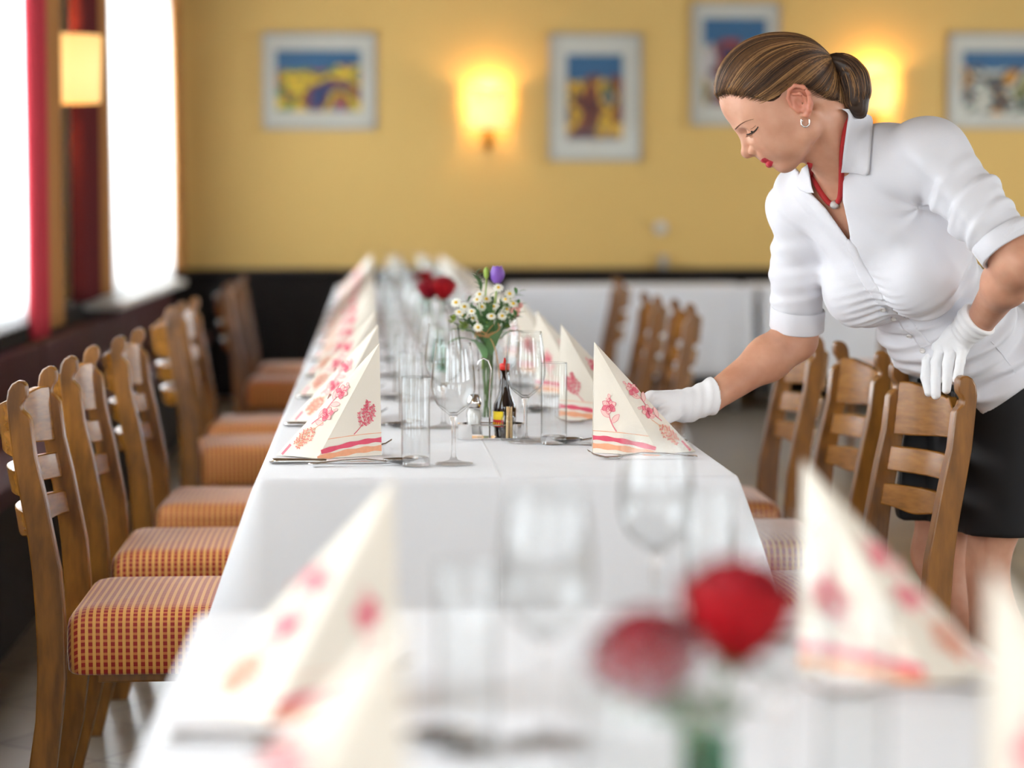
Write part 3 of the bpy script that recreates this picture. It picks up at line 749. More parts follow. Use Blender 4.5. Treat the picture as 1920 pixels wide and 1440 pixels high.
# ------------------------------------------------------------------ place settings
def make_napkin(seed):
    """folded paper napkin standing as a pyramid; local: upright edge at +x, tail towards -x"""
    rnd = random.Random(seed); mb = MB()
    A = Vector((.0, 0, .203)); k = 10
    def face(P, Q, R, nrm_sign, bulge=.004):
        """curved triangular sheet P(apex) Q R with real thickness"""
        n = (Q - P).cross(R - P).normalized() * nrm_sign
        idx = {}; V = []
        for s in (0, 1):
            for i in range(k + 1):
                for j in range(i + 1):
                    t = i / k; u = j / i if i else 0
                    p = P + (Q + (R - Q) * u - P) * t
                    p = p + n * (bulge * math.sin(PI * u) * t * (1 if s == 0 else 1) - s * .0011)
                    idx[s, i, j] = len(V); V.append(p)
        F = []
        for s in (0, 1):
            for i in range(k):
                for j in range(i + 1):
                    f = (idx[s, i, j], idx[s, i + 1, j], idx[s, i + 1, j + 1]); F.append(f if s else f[::-1])
                    if j < i: f = (idx[s, i, j], idx[s, i + 1, j + 1], idx[s, i, j + 1]); F.append(f if s else f[::-1])
        for j in range(k): F.append((idx[0, k, j], idx[0, k, j + 1], idx[1, k, j + 1], idx[1, k, j]))
        for i in range(k):
            F.append((idx[0, i, 0], idx[0, i + 1, 0], idx[1, i + 1, 0], idx[1, i, 0])); F.append((idx[0, i, i], idx[1, i, i], idx[1, i + 1, i + 1], idx[0, i + 1, i + 1]))
        mb.mat = 0; mb.add(V, F)
        # 2D frame on the sheet: u sideways 0..1 at height t
        def at_(t, u):
            p = P + (Q + (R - Q) * u - P) * t; return p + n * (bulge * math.sin(PI * u) * t + .0006)
        return at_
    def strip(pts, w, mat, wr=None):
        mb.mat = mat; P = [Vector(p) for p in pts]; V = []; F = []
        for i, p in enumerate(P):
            d = (P[min(i + 1, len(P) - 1)] - P[max(i - 1, 0)]).normalized(); n = nrm; b = d.cross(n).normalized()
            ww = (w if wr is None else w * wr[i]) / 2; V += [p + b * ww, p - b * ww]
        for i in range(len(P) - 1): F.append((2 * i, 2 * i + 2, 2 * i + 3, 2 * i + 1))
        mb.add(V, F)
    for side in (-1, 1):
        y = side
        I = Vector((.003, y * .007, 0)); N_ = Vector((-.112, y * .062, 0)); Tl = Vector((-.188, y * .004, 0))
        A_ = A + Vector((0, y * .0015, 0))
        for (Q, R, kind) in ((I, N_, 0), (N_, Tl, 1)):
            nrm = (Q - A_).cross(R - A_).normalized()
            if nrm.y * y < 0: nrm = -nrm
            sg = 1 if (Q - A_).cross(R - A_).normalized().dot(nrm) > 0 else -1
            f = face(A_, Q, R, sg)
            if kind == 0:
                m = 16
                for (t0, w_, mt, sag) in ((.80, .0012, 4, .02), (.862, .0085, 3, .05), (.935, .010, 4, .04)):
                    strip([f(t0 + sag * (i / m) ** 2 * 1.6, i / m) for i in range(m + 1)], w_, mt, [1 + .2 * math.sin(i * 1.3 + seed) for i in range(m + 1)])
                mb.mat = 3
            else:
                strip([f(.90 + .09 * (i / 8), .86 + .12 * 0) for i in range(9)], .006, 1)
            # flower spray
            def spray(t0, u0, t1, u1, big, mt):
                m = 12; path = []
                for i in range(m + 1):
                    q = i / m; path.append(f(t0 + (t1 - t0) * q, min(.96, max(.04, u0 + (u1 - u0) * q + .10 * math.sin(q * PI) * (1 if kind else -1)))))
                strip(path, .0017 if big else .0011, mt, [1.4 - .8 * i / m for i in range(m + 1)])
                ex = (path[-1] - path[0]).normalized(); ey = ex.cross(nrm).normalized()
                def leaf(c, ang, L, W, fill, edge):
                    d = ex * math.cos(ang) + ey * math.sin(ang); b = d.cross(nrm).normalized(); q = 8
                    up = [c + d * (L * i / q) + b * (W * math.sin(PI * i / q) ** .8) for i in range(q + 1)]
                    lo = [c + d * (L * i / q) - b * (W * math.sin(PI * i / q) ** .8) for i in range(q + 1)]
                    if fill is not None:
                        mb.mat = fill; mb.add([p + nrm * .0001 for p in up] + [p + nrm * .0001 for p in lo], [(i, i + 1, q + 2 + i, q + 1 + i) for i in range(q)])
                    strip([p + nrm * .0003 for p in up], .0007 if L > .009 else .0005, edge); strip([p + nrm * .0003 for p in lo], .0007 if L > .009 else .0005, edge)
                if big:
                    for a_, c_ in ((1.9, 3), (-1.3, 5)): leaf(path[c_], a_ * .5, .022, .005, 2, mt)
                    c = path[9]
                    for q in range(6): leaf(c, q * 1.05 + .3, .015, .0052, 2 if q % 2 else 1, 3)
                    for q in range(3): leaf(c, 1.8 + q * .9, .010, .004, 1, 3)
                    for q in (10, 11, 12): leaf(path[q], rnd.uniform(-1.5, 1.5), .008, .0028, 2, mt)
                else:
                    for q in range(3, m + 1):
                        for s2 in (-1, 1): leaf(path[q], s2 * rnd.uniform(.7, 1.2), rnd.uniform(.004, .0065), .0013, 1 if q % 4 == 0 else None, mt)
                    for q in (3, 5, 7, 9):
                        for s2 in (-1, 1):
                            dd = (ex * math.cos(s2 * .75) + ey * math.sin(s2 * .75)); L_ = .024 - .0015 * q; tw = [path[q] + dd * (L_ * i / 6) + ex * (.004 * (i / 6) ** 2) for i in range(7)]
                            strip(tw, .0008, mt)
                            for i in (2, 3, 4, 5, 6):
                                for s3 in (-1, 1): leaf(tw[i], s2 * .75 + s3 * .8, rnd.uniform(.0035, .0055), .0011, None if i % 2 else 1, mt)
            if kind == 0: spray(.80, .45, .50, .50, True, 1) if seed % 2 else spray(.80, .55, .52, .40, False, 3)
            else:
                spray(.60, .62, .38, .45, True, 1); spray(.70, .40, .92, .62, False, 4)
                spray(.72, .75, .60, .30, True, 1)
    return mb

nap_mats = [M['napkin'], M['ink_pink'], M['ink_light'], M['ink_red'], M['ink_orange']]
nap_mesh = [make_napkin(s).build('napkin', nap_mats) for s in (2, 3)]

def wine_glass():
    o = empty('wine_glass')
    out = [(.0075, .086), (.012, .090), (.020, .096), (.029, .105), (.0355, .117), (.0385, .130), (.0388, .142), (.0375, .160), (.0352, .180), (.0325, .200), (.0308, .213)]
    n = len(out); inn = [(max(0, r - .0011), z + (.004 if i < 3 else 0)) for i, (r, z) in enumerate(out)]
    b = MB(); b.lathe([(0.0001, .089)] + [(r, z) for r, z in out] + [(.0303, .2135)] + inn[::-1] + [(0.0001, .0925)], 48)
    b.build('bowl', M['glass_thin'], o, True, fix=True)
    s = MB(); s.lathe([(0.0001, .0012), (.033, .0008), (.0345, .0016), (.034, .0026), (.020, .0045), (.008, .008), (.0048, .014), (.0037, .026), (.0035, .050), (.0040, .070), (.0062, .082), (.0085, .0868), (.006, .0885), (0.0001, .0888)], 40)
    s.build('stem', M['glass_solid'], o, True, fix=True)
    return o
def tumbler():
    o = empty('tumbler')
    b = MB(); b.lathe([(.0001, .0005), (.0235, .0005), (.0248, .002), (.0250, .012), (.0250, .154), (.0246, .1552), (.0238, .154), (.0236, .020)], 48)
    b.build('glass_wall', M['glass_thin'], o, True, fix=True)
    s = MB(); s.lathe([(.0001, .001), (.0226, .001), (.0232, .003), (.0232, .0145), (.019, .0165), (.0001, .0145)], 40); s.build('thick_base', M['glass_solid'], o, True, fix=True)
    return o
def cutlery(kind):
    """lies along x, handle end at -x, flat on the cloth"""
    o = empty(kind); st = M['steel']
    def bar(pts, ws, hs, name):
        V = []; F = []; n = len(pts)
        for (x, z), w_, h_ in zip(pts, ws, hs):
            for a in range(10):
                t = 2 * PI * a / 10; V.append((x, w_ * math.cos(t), z + h_ * math.sin(t)))
        for i in range(n - 1):
            for a in range(10): F.append((i * 10 + a, i * 10 + (a + 1) % 10, (i + 1) * 10 + (a + 1) % 10, (i + 1) * 10 + a))
        F += [tuple(range(10))[::-1], tuple((n - 1) * 10 + a for a in range(10))]
        mb = MB(); mb.add(V, F); return mb.build(name, st, o, True, fix=True)
    if kind == 'table_knife':
        bar([(-.105, .005), (-.103, .0052), (-.09, .0052), (-.05, .005), (-.01, .0045), (-.005, .0045)], [.004, .0085, .0095, .0075, .005, .006], [.002, .0045, .005, .0045, .0042, .0044], 'handle')
        V = []; pr = [(-.006, .005, .005), (.02, .009, .008), (.07, .0095, .009), (.095, .008, .0085), (.108, .001, .005)]
        for x, a, b_ in pr: V += [(x, -a, .0025), (x, b_, .0025), (x, b_, .0045), (x, -a, .0032)]
        F = []
        for i in range(len(pr) - 1):
            for q in range(4): F.append((4 * i + q, 4 * i + (q + 1) % 4, 4 * i + 4 + (q + 1) % 4, 4 * i + 4 + q))
        F += [(3, 2, 1, 0), (16, 17, 18, 19)]
        MB().add(V, F).build('blade', st, o, False, fix=True)
    else:
        bar([(-.10, .004), (-.098, .005), (-.085, .0055), (-.04, .0095), (.0, .0105), (.03, .0065), (.036, .0055)], [.003, .008, .009, .006, .0035, .004, .006], [.001, .0016, .002, .002, .0022, .002, .002], 'handle')
        if kind == 'table_fork':
            mb = MB()
            for q in range(4):
                y = (q - 1.5) * .0062
                mb.tube([(.035, y * .4, .0055), (.045, y, .0035), (.065, y, .0032), (.085, y, .0085), (.097, y * .98, .0165)], [.0025, .0018, .0014, .0012, .0006], 6)
            mb.tube([(.040, -.0095, .004), (.044, 0, .0035), (.040, .0095, .004)], [.002, .0028, .002], 6)
            mb.build('tines', st, o, True)
        else:
            mb = MB(); V = []; F = []; R_, N2 = 6, 24
            for s in (0, 1):
                for i in range(R_ + 1):
                    for a in range(N2):
                        r = i / R_; t = 2 * PI * a / N2
                        x = .062 + .031 * r * math.cos(t); y = .019 * r * math.sin(t)
                        V.append((x, y, .0022 + .0085 * r * r - s * .0011))
            m = (R_ + 1) * N2
            for s in (0, 1):
                for i in range(R_):
                    for a in range(N2):
                        f = (s * m + i * N2 + a, s * m + i * N2 + (a + 1) % N2, s * m + (i + 1) * N2 + (a + 1) % N2, s * m + (i + 1) * N2 + a); F.append(f if s else f[::-1])
            for a in range(N2): F.append((R_ * N2 + a, R_ * N2 + (a + 1) % N2, m + R_ * N2 + (a + 1) % N2, m + R_ * N2 + a))
            mb.add(V, F); mb.build('spoon_bowl', st, o, True)
    return o

PROTO = {'wine_glass': wine_glass(), 'tumbler': tumbler(), 'table_knife': cutlery('table_knife'), 'table_fork': cutlery('table_fork'), 'dessert_spoon': cutlery('dessert_spoon')}
used = set()
def put(kind, x, y, rz, label, group, sc=1):
    if kind in used: o = copy_tree(PROTO[kind])
    else: o = PROTO[kind]; used.add(kind)
    o.location = (x, y, TH + .0006); o.rotation_euler = (0, 0, rz)
    if sc != 1: o.scale = (sc, sc, sc)
    cat = {'wine_glass': 'wine glass', 'tumbler': 'drinking glass', 'table_knife': 'knife', 'table_fork': 'fork', 'dessert_spoon': 'spoon'}[kind]
    return tag(o, label, cat, group)
napn = 0
def nap(x, y, rz, label, seed, group):
    global napn
    o = nap_mesh[seed] if napn == seed and not nap_mesh[seed].get('label') else nap_mesh[seed].copy()
    if o.name not in C.objects: C.objects.link(o)
    napn += 1
    o.location = (x, y, TH + .0008); o.rotation_euler = (0, 0, rz)
    return tag(o, label, 'napkin', group)

ordn = ['first', 'second', 'third', 'fourth', 'fifth', 'sixth', 'seventh', 'eighth', 'ninth', 'tenth', 'eleventh', 'twelfth', 'thirteenth', 'fourteenth']
rj = random.Random(5)
def setting(k, side, y, where, grp):
    """y: where the napkin stands; side -1 left of the table, +1 right"""
    j = lambda a: rj.uniform(-a, a) if k > 0 else 0
    s = side; C0 = TC
    X = lambda d: C0 + s * d      # d measured outwards from the table centre
    ty = lambda d: y + s * d      # towards the diner's right hand: nearer for the left side, farther for the right
    rot = 0 if s < 0 else PI
    w_ = where
    nap(X(.196) + j(.004), y + j(.01), rot + j(.10) + (0.03 if s > 0 else 0), 'folded napkin pyramid, ' + w_, (k + (s > 0)) % 2, 'napkin pyramids ' + grp)
    put('tumbler', X(.135) + j(.006), ty(.185 if s < 0 else .155) + j(.012), 0, 'clear tumbler, ' + w_, 'tumblers ' + grp)
    put('wine_glass', X(.0685 if s < 0 else .083) + j(.006), ty(.165 if s < 0 else .185) + j(.012), 0, 'empty wine glass, ' + w_, 'wine glasses ' + grp)
    put('table_knife', X(.285) + j(.004), ty(.135) + j(.006), rot + j(.03), 'steel table knife, ' + w_, 'knives ' + grp)
    put('dessert_spoon', X(.222) + j(.004), ty(.170) + j(.006), rot + .14 + j(.03), 'steel spoon, ' + w_, 'spoons ' + grp)
    put('table_fork', X(.270) + j(.004), ty(-.115) + j(.006), rot + j(.04) - .03, 'steel table fork, ' + w_, 'forks ' + grp)

for k in range(14):
    yy = 4.055 + .682 * k
    if yy > 13.45: break
    setting(k, -1, yy, ordn[k] + ' place on the left side of the long table', 'on the left side of the long table')
    setting(k, 1, yy + (.01 if k else .015), ordn[k] + ' place on the right side of the long table', 'on the right side of the long table')
for k, yy in enumerate((1.985, 1.315)):
    setting(k + 1, -1, yy, ['farther', 'nearer'][k] + ' place on the left of the blurred foreground table', 'on the foreground table')
for k, yy in enumerate((2.10, 1.44)):
    setting(k + 1, 1, yy, ['farther', 'nearer'][k] + ' place on the right of the blurred foreground table', 'on the foreground table')

# ------------------------------------------------------------------ cruet set
cx, cyy = .238, 4.335
z0 = TH + .0008
cr = empty('cruet_stand', (cx, cyy, z0), 0, 'chrome wire cruet stand with hooked handle beside the right wine glass', 'cruet stand')
def stadium(hx, r, n=10):
    P = [(hx + r * math.cos(a), r * math.sin(a)) for a in np.linspace(-PI / 2, PI / 2, n)] + [(-hx + r * math.cos(a), r * math.sin(a)) for a in np.linspace(PI / 2, 1.5 * PI, n)]
    return P
P = stadium(.040, .026); mb = MB(); V = []; F = []; n = len(P)
for t in (1.0, .975):
    for z in (.003, .030):
        V += [(x * t, y * t, z) for x, y in P]
for q in range(n):
    if q in (n // 2 - 1, n - 1): continue
    q2 = (q + 1) % n; F += [(q, q2, n + q2, n + q), (2 * n + q, 3 * n + q, 3 * n + q2, 2 * n + q2), (n + q, n + q2, 3 * n + q2, 3 * n + q), (q, 2 * n + q, 2 * n + q2, q2)]
mb.add(V, F); mb.tube([(-.041, .026, .0285), (.041, .026, .0285)], .0014, 8); mb.tube([(-.041, -.026, .0285), (.041, -.026, .0285)], .0014, 8); mb.build('rim_band', M['chrome'], cr, fix=True)
MB().prism(P, .0, .003, lambda u, v, t: (u, v, t)).build('base_plate', M['chrome'], cr, fix=True)
MB().tube([(-.004, 0, .003), (-.004, 0, .10), (-.001, 0, .135), (-.006, 0, .152), (-.016, 0, .157), (-.025, 0, .150), (-.027, 0, .132)] , .0017, 8).build('handle', M['chrome'], cr, True)

sh = empty('salt_shaker', (cx - .034, cyy - .004, z0 + .0036), 0, 'square glass salt shaker with domed chrome cap in the cruet stand', 'salt shaker')
def sq_lathe(prof, n=32, p=.35):
    V = []; F = []
    for r, z, e in prof:
        for k in range(n):
            a = 2 * PI * k / n; c, s = math.cos(a), math.sin(a)
            q = (abs(c) ** (2 / e) + abs(s) ** (2 / e)) ** (-e / 2) if e < 2 else 1
            V.append((r * c * q, r * s * q, z))
    for i in range(len(prof) - 1):
        for k in range(n): F.append((i * n + k, i * n + (k + 1) % n, (i + 1) * n + (k + 1) % n, (i + 1) * n + k))
    return MB().add(V, F)
sq_lathe([(.0001, 0, .6), (.0155, 0, .6), (.0165, .003, .6), (.0145, .025, .6), (.0155, .048, .7), (.0140, .055, 1.2), (.0125, .058, 2), (.0110, .058, 2), (.012, .053, 1.2), (.0135, .047, .7), (.0127, .025, .6), (.0145, .006, .6), (.0001, .006, .6)]).build('glass_body', M['glass_thin'], sh, True, fix=True)
sq_lathe([(.0001, .0065, .6), (.0138, .0065, .6), (.0120, .025, .6), (.0128, .046, .7), (.0105, .054, 1.4), (.0001, .055, 2)]).build('salt', M['salt'], sh, True, fix=True)
mb = MB(); mb.lathe([(.0125, .0575), (.0143, .0575), (.0143, .068), (.0138, .0705), (.0130, .0725), (.0115, .078), (.008, .0825), (.0001, .0840)], 32); cap = mb.build('cap', M['chrome'], sh, True)
mb = MB()
for q in range(7):
    a = q * 1.047; r = .006 if q < 6 else 0
    mb.ball((r * math.cos(a), r * math.sin(a), .0832 - r * r * 22), .0011, 8, 5)
mb.build('sprinkle_hole', M['dark'], cap)

bt = empty('seasoning_bottle', (cx + .026, cyy + .005, z0 + .0036), 0, 'dark brown seasoning bottle with pointed red cap in the cruet stand', 'bottle')
MB().lathe([(.0001, 0), (.018, 0), (.0205, .002), (.0215, .02), (.0225, .055), (.0215, .064), (.0150, .078), (.0115, .092), (.0098, .108), (.0095, .130), (.0001, .130)], 36).build('bottle_body', M['sauce'], bt, True, fix=True)
MB().lathe([(.0001, .1302), (.0100, .1302), (.0102, .142), (.0085, .1425), (.0030, .1435), (.0016, .153), (.0001, .1535)], 24).build('cap', M['redcap'], bt, True)
def band(r, z0_, z1_, a0, a1, mat, name, parent, n=16):
    V = []; F = []
    for t in (0, .0004):
        for z in (z0_, z1_):
            for k in range(n + 1):
                a = a0 + (a1 - a0) * k / n; rr = (r(z) if callable(r) else r) + t; V.append((rr * math.cos(a), rr * math.sin(a), z))
    m = n + 1
    for k in range(n): F += [(k, k + 1, m + k + 1, m + k), (2 * m + k, 3 * m + k, 3 * m + k + 1, 2 * m + k + 1), (k, 2 * m + k, 2 * m + k + 1, k + 1), (m + k, m + k + 1, 3 * m + k + 1, 3 * m + k)]
    return mobj(name, V, F, mat, parent, True)
lb = band(lambda z: .0219 + z * .012, .020, .050, -PI * .98, -1.75, M['label_y'], 'paper_label', bt)
band(lambda z: .0224 + z * .012, .020, .034, -PI * .98, -1.75, M['label_r'], 'label_band', lb)
mb = MB()
for q in range(5):
    a = -2.9 + q * .22
    mb.tube([(.0238 * math.cos(a), .0238 * math.sin(a), .022), (.0238 * math.cos(a + .1), .0238 * math.sin(a + .1), .029)], .0008, 5)
mb.build('label_mark', M['label_y'], lb)

tp = empty('toothpick_jar', (cx + .034, cyy - .031, z0 + .0036), 0, 'small glass jar of toothpicks in front of the dark bottle', 'jar')
tp.location = (cx + .030, cyy - .042, z0)
MB().lathe([(.0001, 0), (.0125, 0), (.0145, .003), (.0145, .038), (.0135, .044), (.0105, .048), (.0112, .050), (.0105, .052), (.0112, .054), (.0105, .056), (.0098, .056), (.0098, .048), (.0125, .043), (.0132, .037), (.0132, .005), (.0001, .004)], 28).build('jar_glass', M['glass_thin'], tp, True, fix=True)
rt = random.Random(3)
for q in range(22):
    a = rt.uniform(0, 6.28); r = rt.uniform(0, .009); a2 = a + rt.uniform(-.8, .8); r2 = min(.0085, r + rt.uniform(-.003, .003))
    MB().tube([(r * math.cos(a), r * math.sin(a), .0052), (r2 * .8 * math.cos(a2), r2 * .8 * math.sin(a2), .064 + rt.uniform(-.002, .002))], .0009, 6).build('toothpick', M['pick'], tp)

# ------------------------------------------------------------------ flowers
def leaf_shape(mb, base, d, L, W, bend=.2, up=(0, 0, 1), fold=.15):
    d = Vector(d).normalized(); s = d.cross(Vector(up)); s = s.normalized() if s.length > .01 else Vector((1, 0, 0)); n = s.cross(d)
    q = 7; V = []; F = []
    for i in range(q + 1):
        t = i / q; c = Vector(base) + d * (L * t) + n * (bend * L * t * (1 - t) * 2 - bend * L * t * t); w_ = W * math.sin(PI * min(.98, t * .94 + .04)) ** .75
        V += [c + s * w_ + n * w_ * fold, c, c - s * w_ + n * w_ * fold]
    for i in range(q): F += [(3 * i, 3 * i + 3, 3 * i + 4, 3 * i + 1), (3 * i + 1, 3 * i + 4, 3 * i + 5, 3 * i + 2)]
    m = len(V); V += [v - n * .0005 for v in V]; F += [tuple(m + x for x in f[::-1]) for f in F]
    mb.add(V, F)

def rose_head(mb, c, R, seed, tilt=(0, 0, 1)):
    rnd = random.Random(seed); Z = Vector(tilt).normalized(); X = Z.orthogonal().normalized(); Y = Z.cross(X); c = Vector(c)
    for ring, (n, rad, h, op, mat) in enumerate(((3, .22, .95, .05, 1), (4, .42, .98, .15, 0), (5, .62, .95, .28, 1), (6, .82, .86, .42, 0), (7, 1.0, .72, .62, 0))):
        for k in range(n):
            a0 = 2 * PI * k / n + ring * .7 + rnd.uniform(-.1, .1); span = 2 * PI / n * 1.55; q, m = 8, 7; V = []
            for s in (0, 1):
                for i in range(m + 1):
                    t = i / m
                    for j in range(q + 1):
                        u = j / q - .5; a = a0 + u * span
                        edge = 1 - (abs(u) * 2) ** 3 * .25
                        r = R * rad * (math.sin(min(1, t * 1.25) * PI / 2) ** .8) * (1 + op * .25 * t * t) + R * .09 * math.sin(u * 7 + k) * t * t - s * .0006
                        z = R * 1.3 * (-.75 + (h + .75) * t * edge) - R * op * .35 * max(0, t - .7) / .3 * (1 - abs(u))
                        V.append(c + X * (r * math.cos(a)) + Y * (r * math.sin(a)) + Z * z)
            F = []; N = (m + 1) * (q + 1)
            for i in range(m):
                for j in range(q):
                    a = i * (q + 1) + j; F += [(a, a + 1, a + q + 2, a + q + 1), (N + a, N + a + q + 1, N + a + q + 2, N + a + 1)]
            for j in range(q): a = m * (q + 1) + j; F.append((a, a + 1, N + a + 1, N + a))
            mb.mat = mat; mb.add(V, F)
    mb.mat = 2
    for k in range(5):
        a = k * 1.257; leaf_shape(mb, c - Z * R * 1.0, X * math.cos(a) + Y * math.sin(a) + Z * .25, R * .8, R * .16, .25)

def bud_vase(loc, label, mat, h=.12, r=.022):
    o = empty('bud_vase', loc, 0, label, 'vase', 'vases on the tables')
    MB().lathe([(.0001, .001), (r * .95, .001), (r, .005), (r * 1.02, h * .35), (r * .82, h * .7), (r * .72, h * .88), (r * .8, h), (r * .74, h), (r * .66, h * .88), (r * .76, h * .7), (r * .94, h * .35), (r * .9, .009), (.0001, .008)], 32).build('vase_body', mat, o, True, fix=True)
    return o
def rose_bunch(x, y, heads, label_w, seed):
    h = .095
    bud_vase((x, y, TH + .0006), 'small green tinted glass vase holding the ' + label_w, M['teal'], h)
    nm_ = ['tallest', 'lower', 'smallest']
    for k, (dx, dy, hz, R, mt) in enumerate(heads):
        o = empty('rose', (x, y, TH + .0006), 0, (['large', 'lower darker', 'small half hidden'][k]) + ' red rose of the ' + label_w, 'rose', 'red roses of the ' + label_w)
        b = MB(); rose_head(b, (dx, dy, hz), R, seed + k, (dx * 2.5, dy * 2.5 - .12, 1)); b.build('blossom', [M['petal_red'], M['petal_dark'], M['leaf']] if mt == 0 else [M['petal_dark'], M['petal_dark'], M['leaf']], o, True)
        fx, fy = dx * .12, dy * .12 + (k - 1) * .003
        MB().tube(smooth_path([(fx, fy, .012), (fx * 1.1, fy, h), (dx * .8, dy * .8, (h + hz) / 2 + .02), (dx, dy, hz - R * .95)], 4), .0019, 7).build('stem', M['stem'], o, True)
        for q in range(2):
            a = seed + k * 2.2 + q * 2.6; l_ = MB(); leaf_shape(l_, (dx * .5, dy * .5, h + .005 + q * .008), (math.cos(a), math.sin(a), .35), .04, .013, .3); l_.build('leaf', M['leaf'], o, True)
rose_bunch(TC + .005, 1.44, [(.025, .03, .165, .034, 0), (-.034, .03, .135, .031, 1), (-.056, .04, .130, .016, 1)], 'blurred foreground bunch', 7)
rose_bunch(TC - .022, 6.22, [(.014, 0, .225, .031, 0), (-.026, .02, .222, .027, 1)], 'bunch farther down the long table', 17)
rose_bunch(TC + .02, 9.6, [(.014, 0, .16, .03, 0), (-.03, .02, .15, .027, 1)], 'bunch near the far end of the long table', 27)

# wild flower bouquet in a tall clear vase
vx, vy = .245, 4.62
vs_ = empty('tall_vase', (vx, vy, TH + .0006), 0, 'tall slim clear glass vase holding the wildflower bouquet', 'vase', 'vases on the tables')
MB().lathe([(.0001, .001), (.021, .001), (.0225, .004), (.0195, .03), (.0185, .09), (.021, .15), (.0245, .185), (.0235, .185), (.020, .15), (.0175, .09), (.0182, .03), (.018, .012), (.0001, .010)], 36).build('vase_body', M['glass_thin'], vs_, True, fix=True)
fl = random.Random(12)
B0 = Vector((vx, vy, TH + .0006))
def bloom_root(name, lab, cat, grp): return empty(name, B0, 0, lab, cat, grp)
def stem_to(o, tip, r=.0012, mat='stem'):
    a = math.atan2(tip[1], tip[0]); f = fl.uniform(.003, .013); u, v = fl.uniform(-.011, .011), fl.uniform(-.010, .010)
    p0 = [(-math.cos(a) * f, -math.sin(a) * f, .016), (u, v, .10)] if fl.random() < .4 else [(u, v, .13 + fl.uniform(-.02, .01))]
    MB().tube(smooth_path(p0 + [(u * .8 + tip[0] * .16, v * .8 + tip[1] * .16, .18), tip], 4), r, 6).build('stem', M[mat], o, True)
def daisy(o, c, d, R, name='flower_head'):
    d = Vector(d).normalized(); X = d.orthogonal().normalized(); Y = d.cross(X); c = Vector(c); mb = MB(); n = 12
    for k in range(n):
        a = 2 * PI * k / n; e = X * math.cos(a) + Y * math.sin(a); leaf_shape(mb, c + e * R * .22, e + d * .05, R * .8, R * .17, .1, up=tuple(d), fold=.0)
    h = mb.build(name, M['daisy'], o, True)
    MB().ball(c + d * R * .08, R * .30, 10, 6).build('centre', M['yellow'], h, True)
# (dx, dz) of the heads relative to the vase foot, traced loosely from the photograph
k = 0
spots_d = [(-.066, .255), (-.048, .246), (-.035, .238), (-.024, .262), (-.018, .272), (-.004, .262), (-.050, .228), (-.030, .222), (.022, .285), (.034, .262), (.040, .240), (.028, .228), (.045, .272), (-.012, .245), (.012, .246), (-.06, .236), (.052, .252), (.005, .228), (-.022, .205), (.020, .212)]
whr = ['at the left edge', 'upper left', 'left of the middle', 'near the middle', 'just under the green bud', 'in the middle', 'low on the left', 'low left of the middle', 'right under the purple bloom', 'upper right', 'right of the middle', 'low right of the middle', 'at the upper right edge', 'facing the camera in the middle', 'under the purple stem', 'lowest at the left edge', 'beside the pink berries', 'in the lower middle', 'deep among the leaves on the left', 'deep among the leaves on the right']
for k, (dx, dz) in enumerate(spots_d):
    o = bloom_root('chamomile', 'small white daisy-like flower of the bouquet, ' + whr[k], 'flower', 'chamomile flowers of the bouquet')
    dy = fl.uniform(-.062, -.005); stem_to(o, (dx, dy, dz - .004), .0007)
    daisy(o, (dx, dy, dz), (dx * 3 + fl.uniform(-.2, .2), -.8 + fl.uniform(-.2, .3), .7), .0105 + fl.uniform(-.001, .002))
o = bloom_root('purple_lisianthus', 'closed purple bloom standing highest in the bouquet', 'flower', None)
mb = MB(); tx, ty_, tz = .020, -.01, .312
for k in range(6):
    a0 = k * 1.047; V = []; q, m = 6, 7
    for s in (0, 1):
        for i in range(m + 1):
            t = i / m
            for j in range(q + 1):
                u = j / q - .5; a = a0 + u * 1.7 + t * .5
                r = .0155 * math.sin(PI * min(.80, .12 + t * .72)) ** .8 * (1 - .08 * (k % 2)) - s * .0005
                V.append((tx + r * math.cos(a), ty_ + r * math.sin(a), tz - .018 + .036 * t * (1 - (abs(u) * 2) ** 2 * .18)))
    F = []; N = (m + 1) * (q + 1)
    for i in range(m):
        for j in range(q): a = i * (q + 1) + j; F += [(a, a + 1, a + q + 2, a + q + 1), (N + a, N + a + q + 1, N + a + q + 2, N + a + 1)]
    mb.add(V, F)
mb.build('blossom', M['purple'], o, True); stem_to(o, (tx, ty_, tz - .018), .0018, 'leaf2')
o = bloom_root('green_bud', 'closed pale green bud left of the purple bloom', 'flower bud', None)
MB().ball((-.002, -.008, .315), (.0062, .0062, .0125), 12, 9).build('bud', M['leaf2'], o, True); stem_to(o, (-.002, -.008, .304), .0014, 'leaf2')
for k, (dx, dz) in enumerate([(-.070, .222), (-.052, .212), (.012, .232), (.030, .222), (.055, .226), (-.044, .205), (.044, .262), (-.006, .222), (.040, .205)]):
    o = bloom_root('green_sprig', 'yellow-green sprig of the bouquet, ' + ['at its left edge', 'low on the left', 'in front of the middle', 'right of the middle', 'at its right edge', 'lowest on the left', 'high on the right', 'under the daisies', 'lowest on the right'][k], 'sprig', 'green sprigs of the bouquet')
    dy = fl.uniform(-.04, .03); stem_to(o, (dx, dy, dz - .01), .0009, 'stem'); mb = MB()
    for q in range(16):
        a, b_ = fl.uniform(0, 6.28), fl.uniform(-.3, 1.2); d = (math.cos(a) * math.cos(b_), math.sin(a) * math.cos(b_), math.sin(b_))
        leaf_shape(mb, (dx + d[0] * .003, dy + d[1] * .003, dz - .008 + d[2] * .006), d, .012, .0032, .2)
    mb.build('foliage', M['leaf2'], o, True)
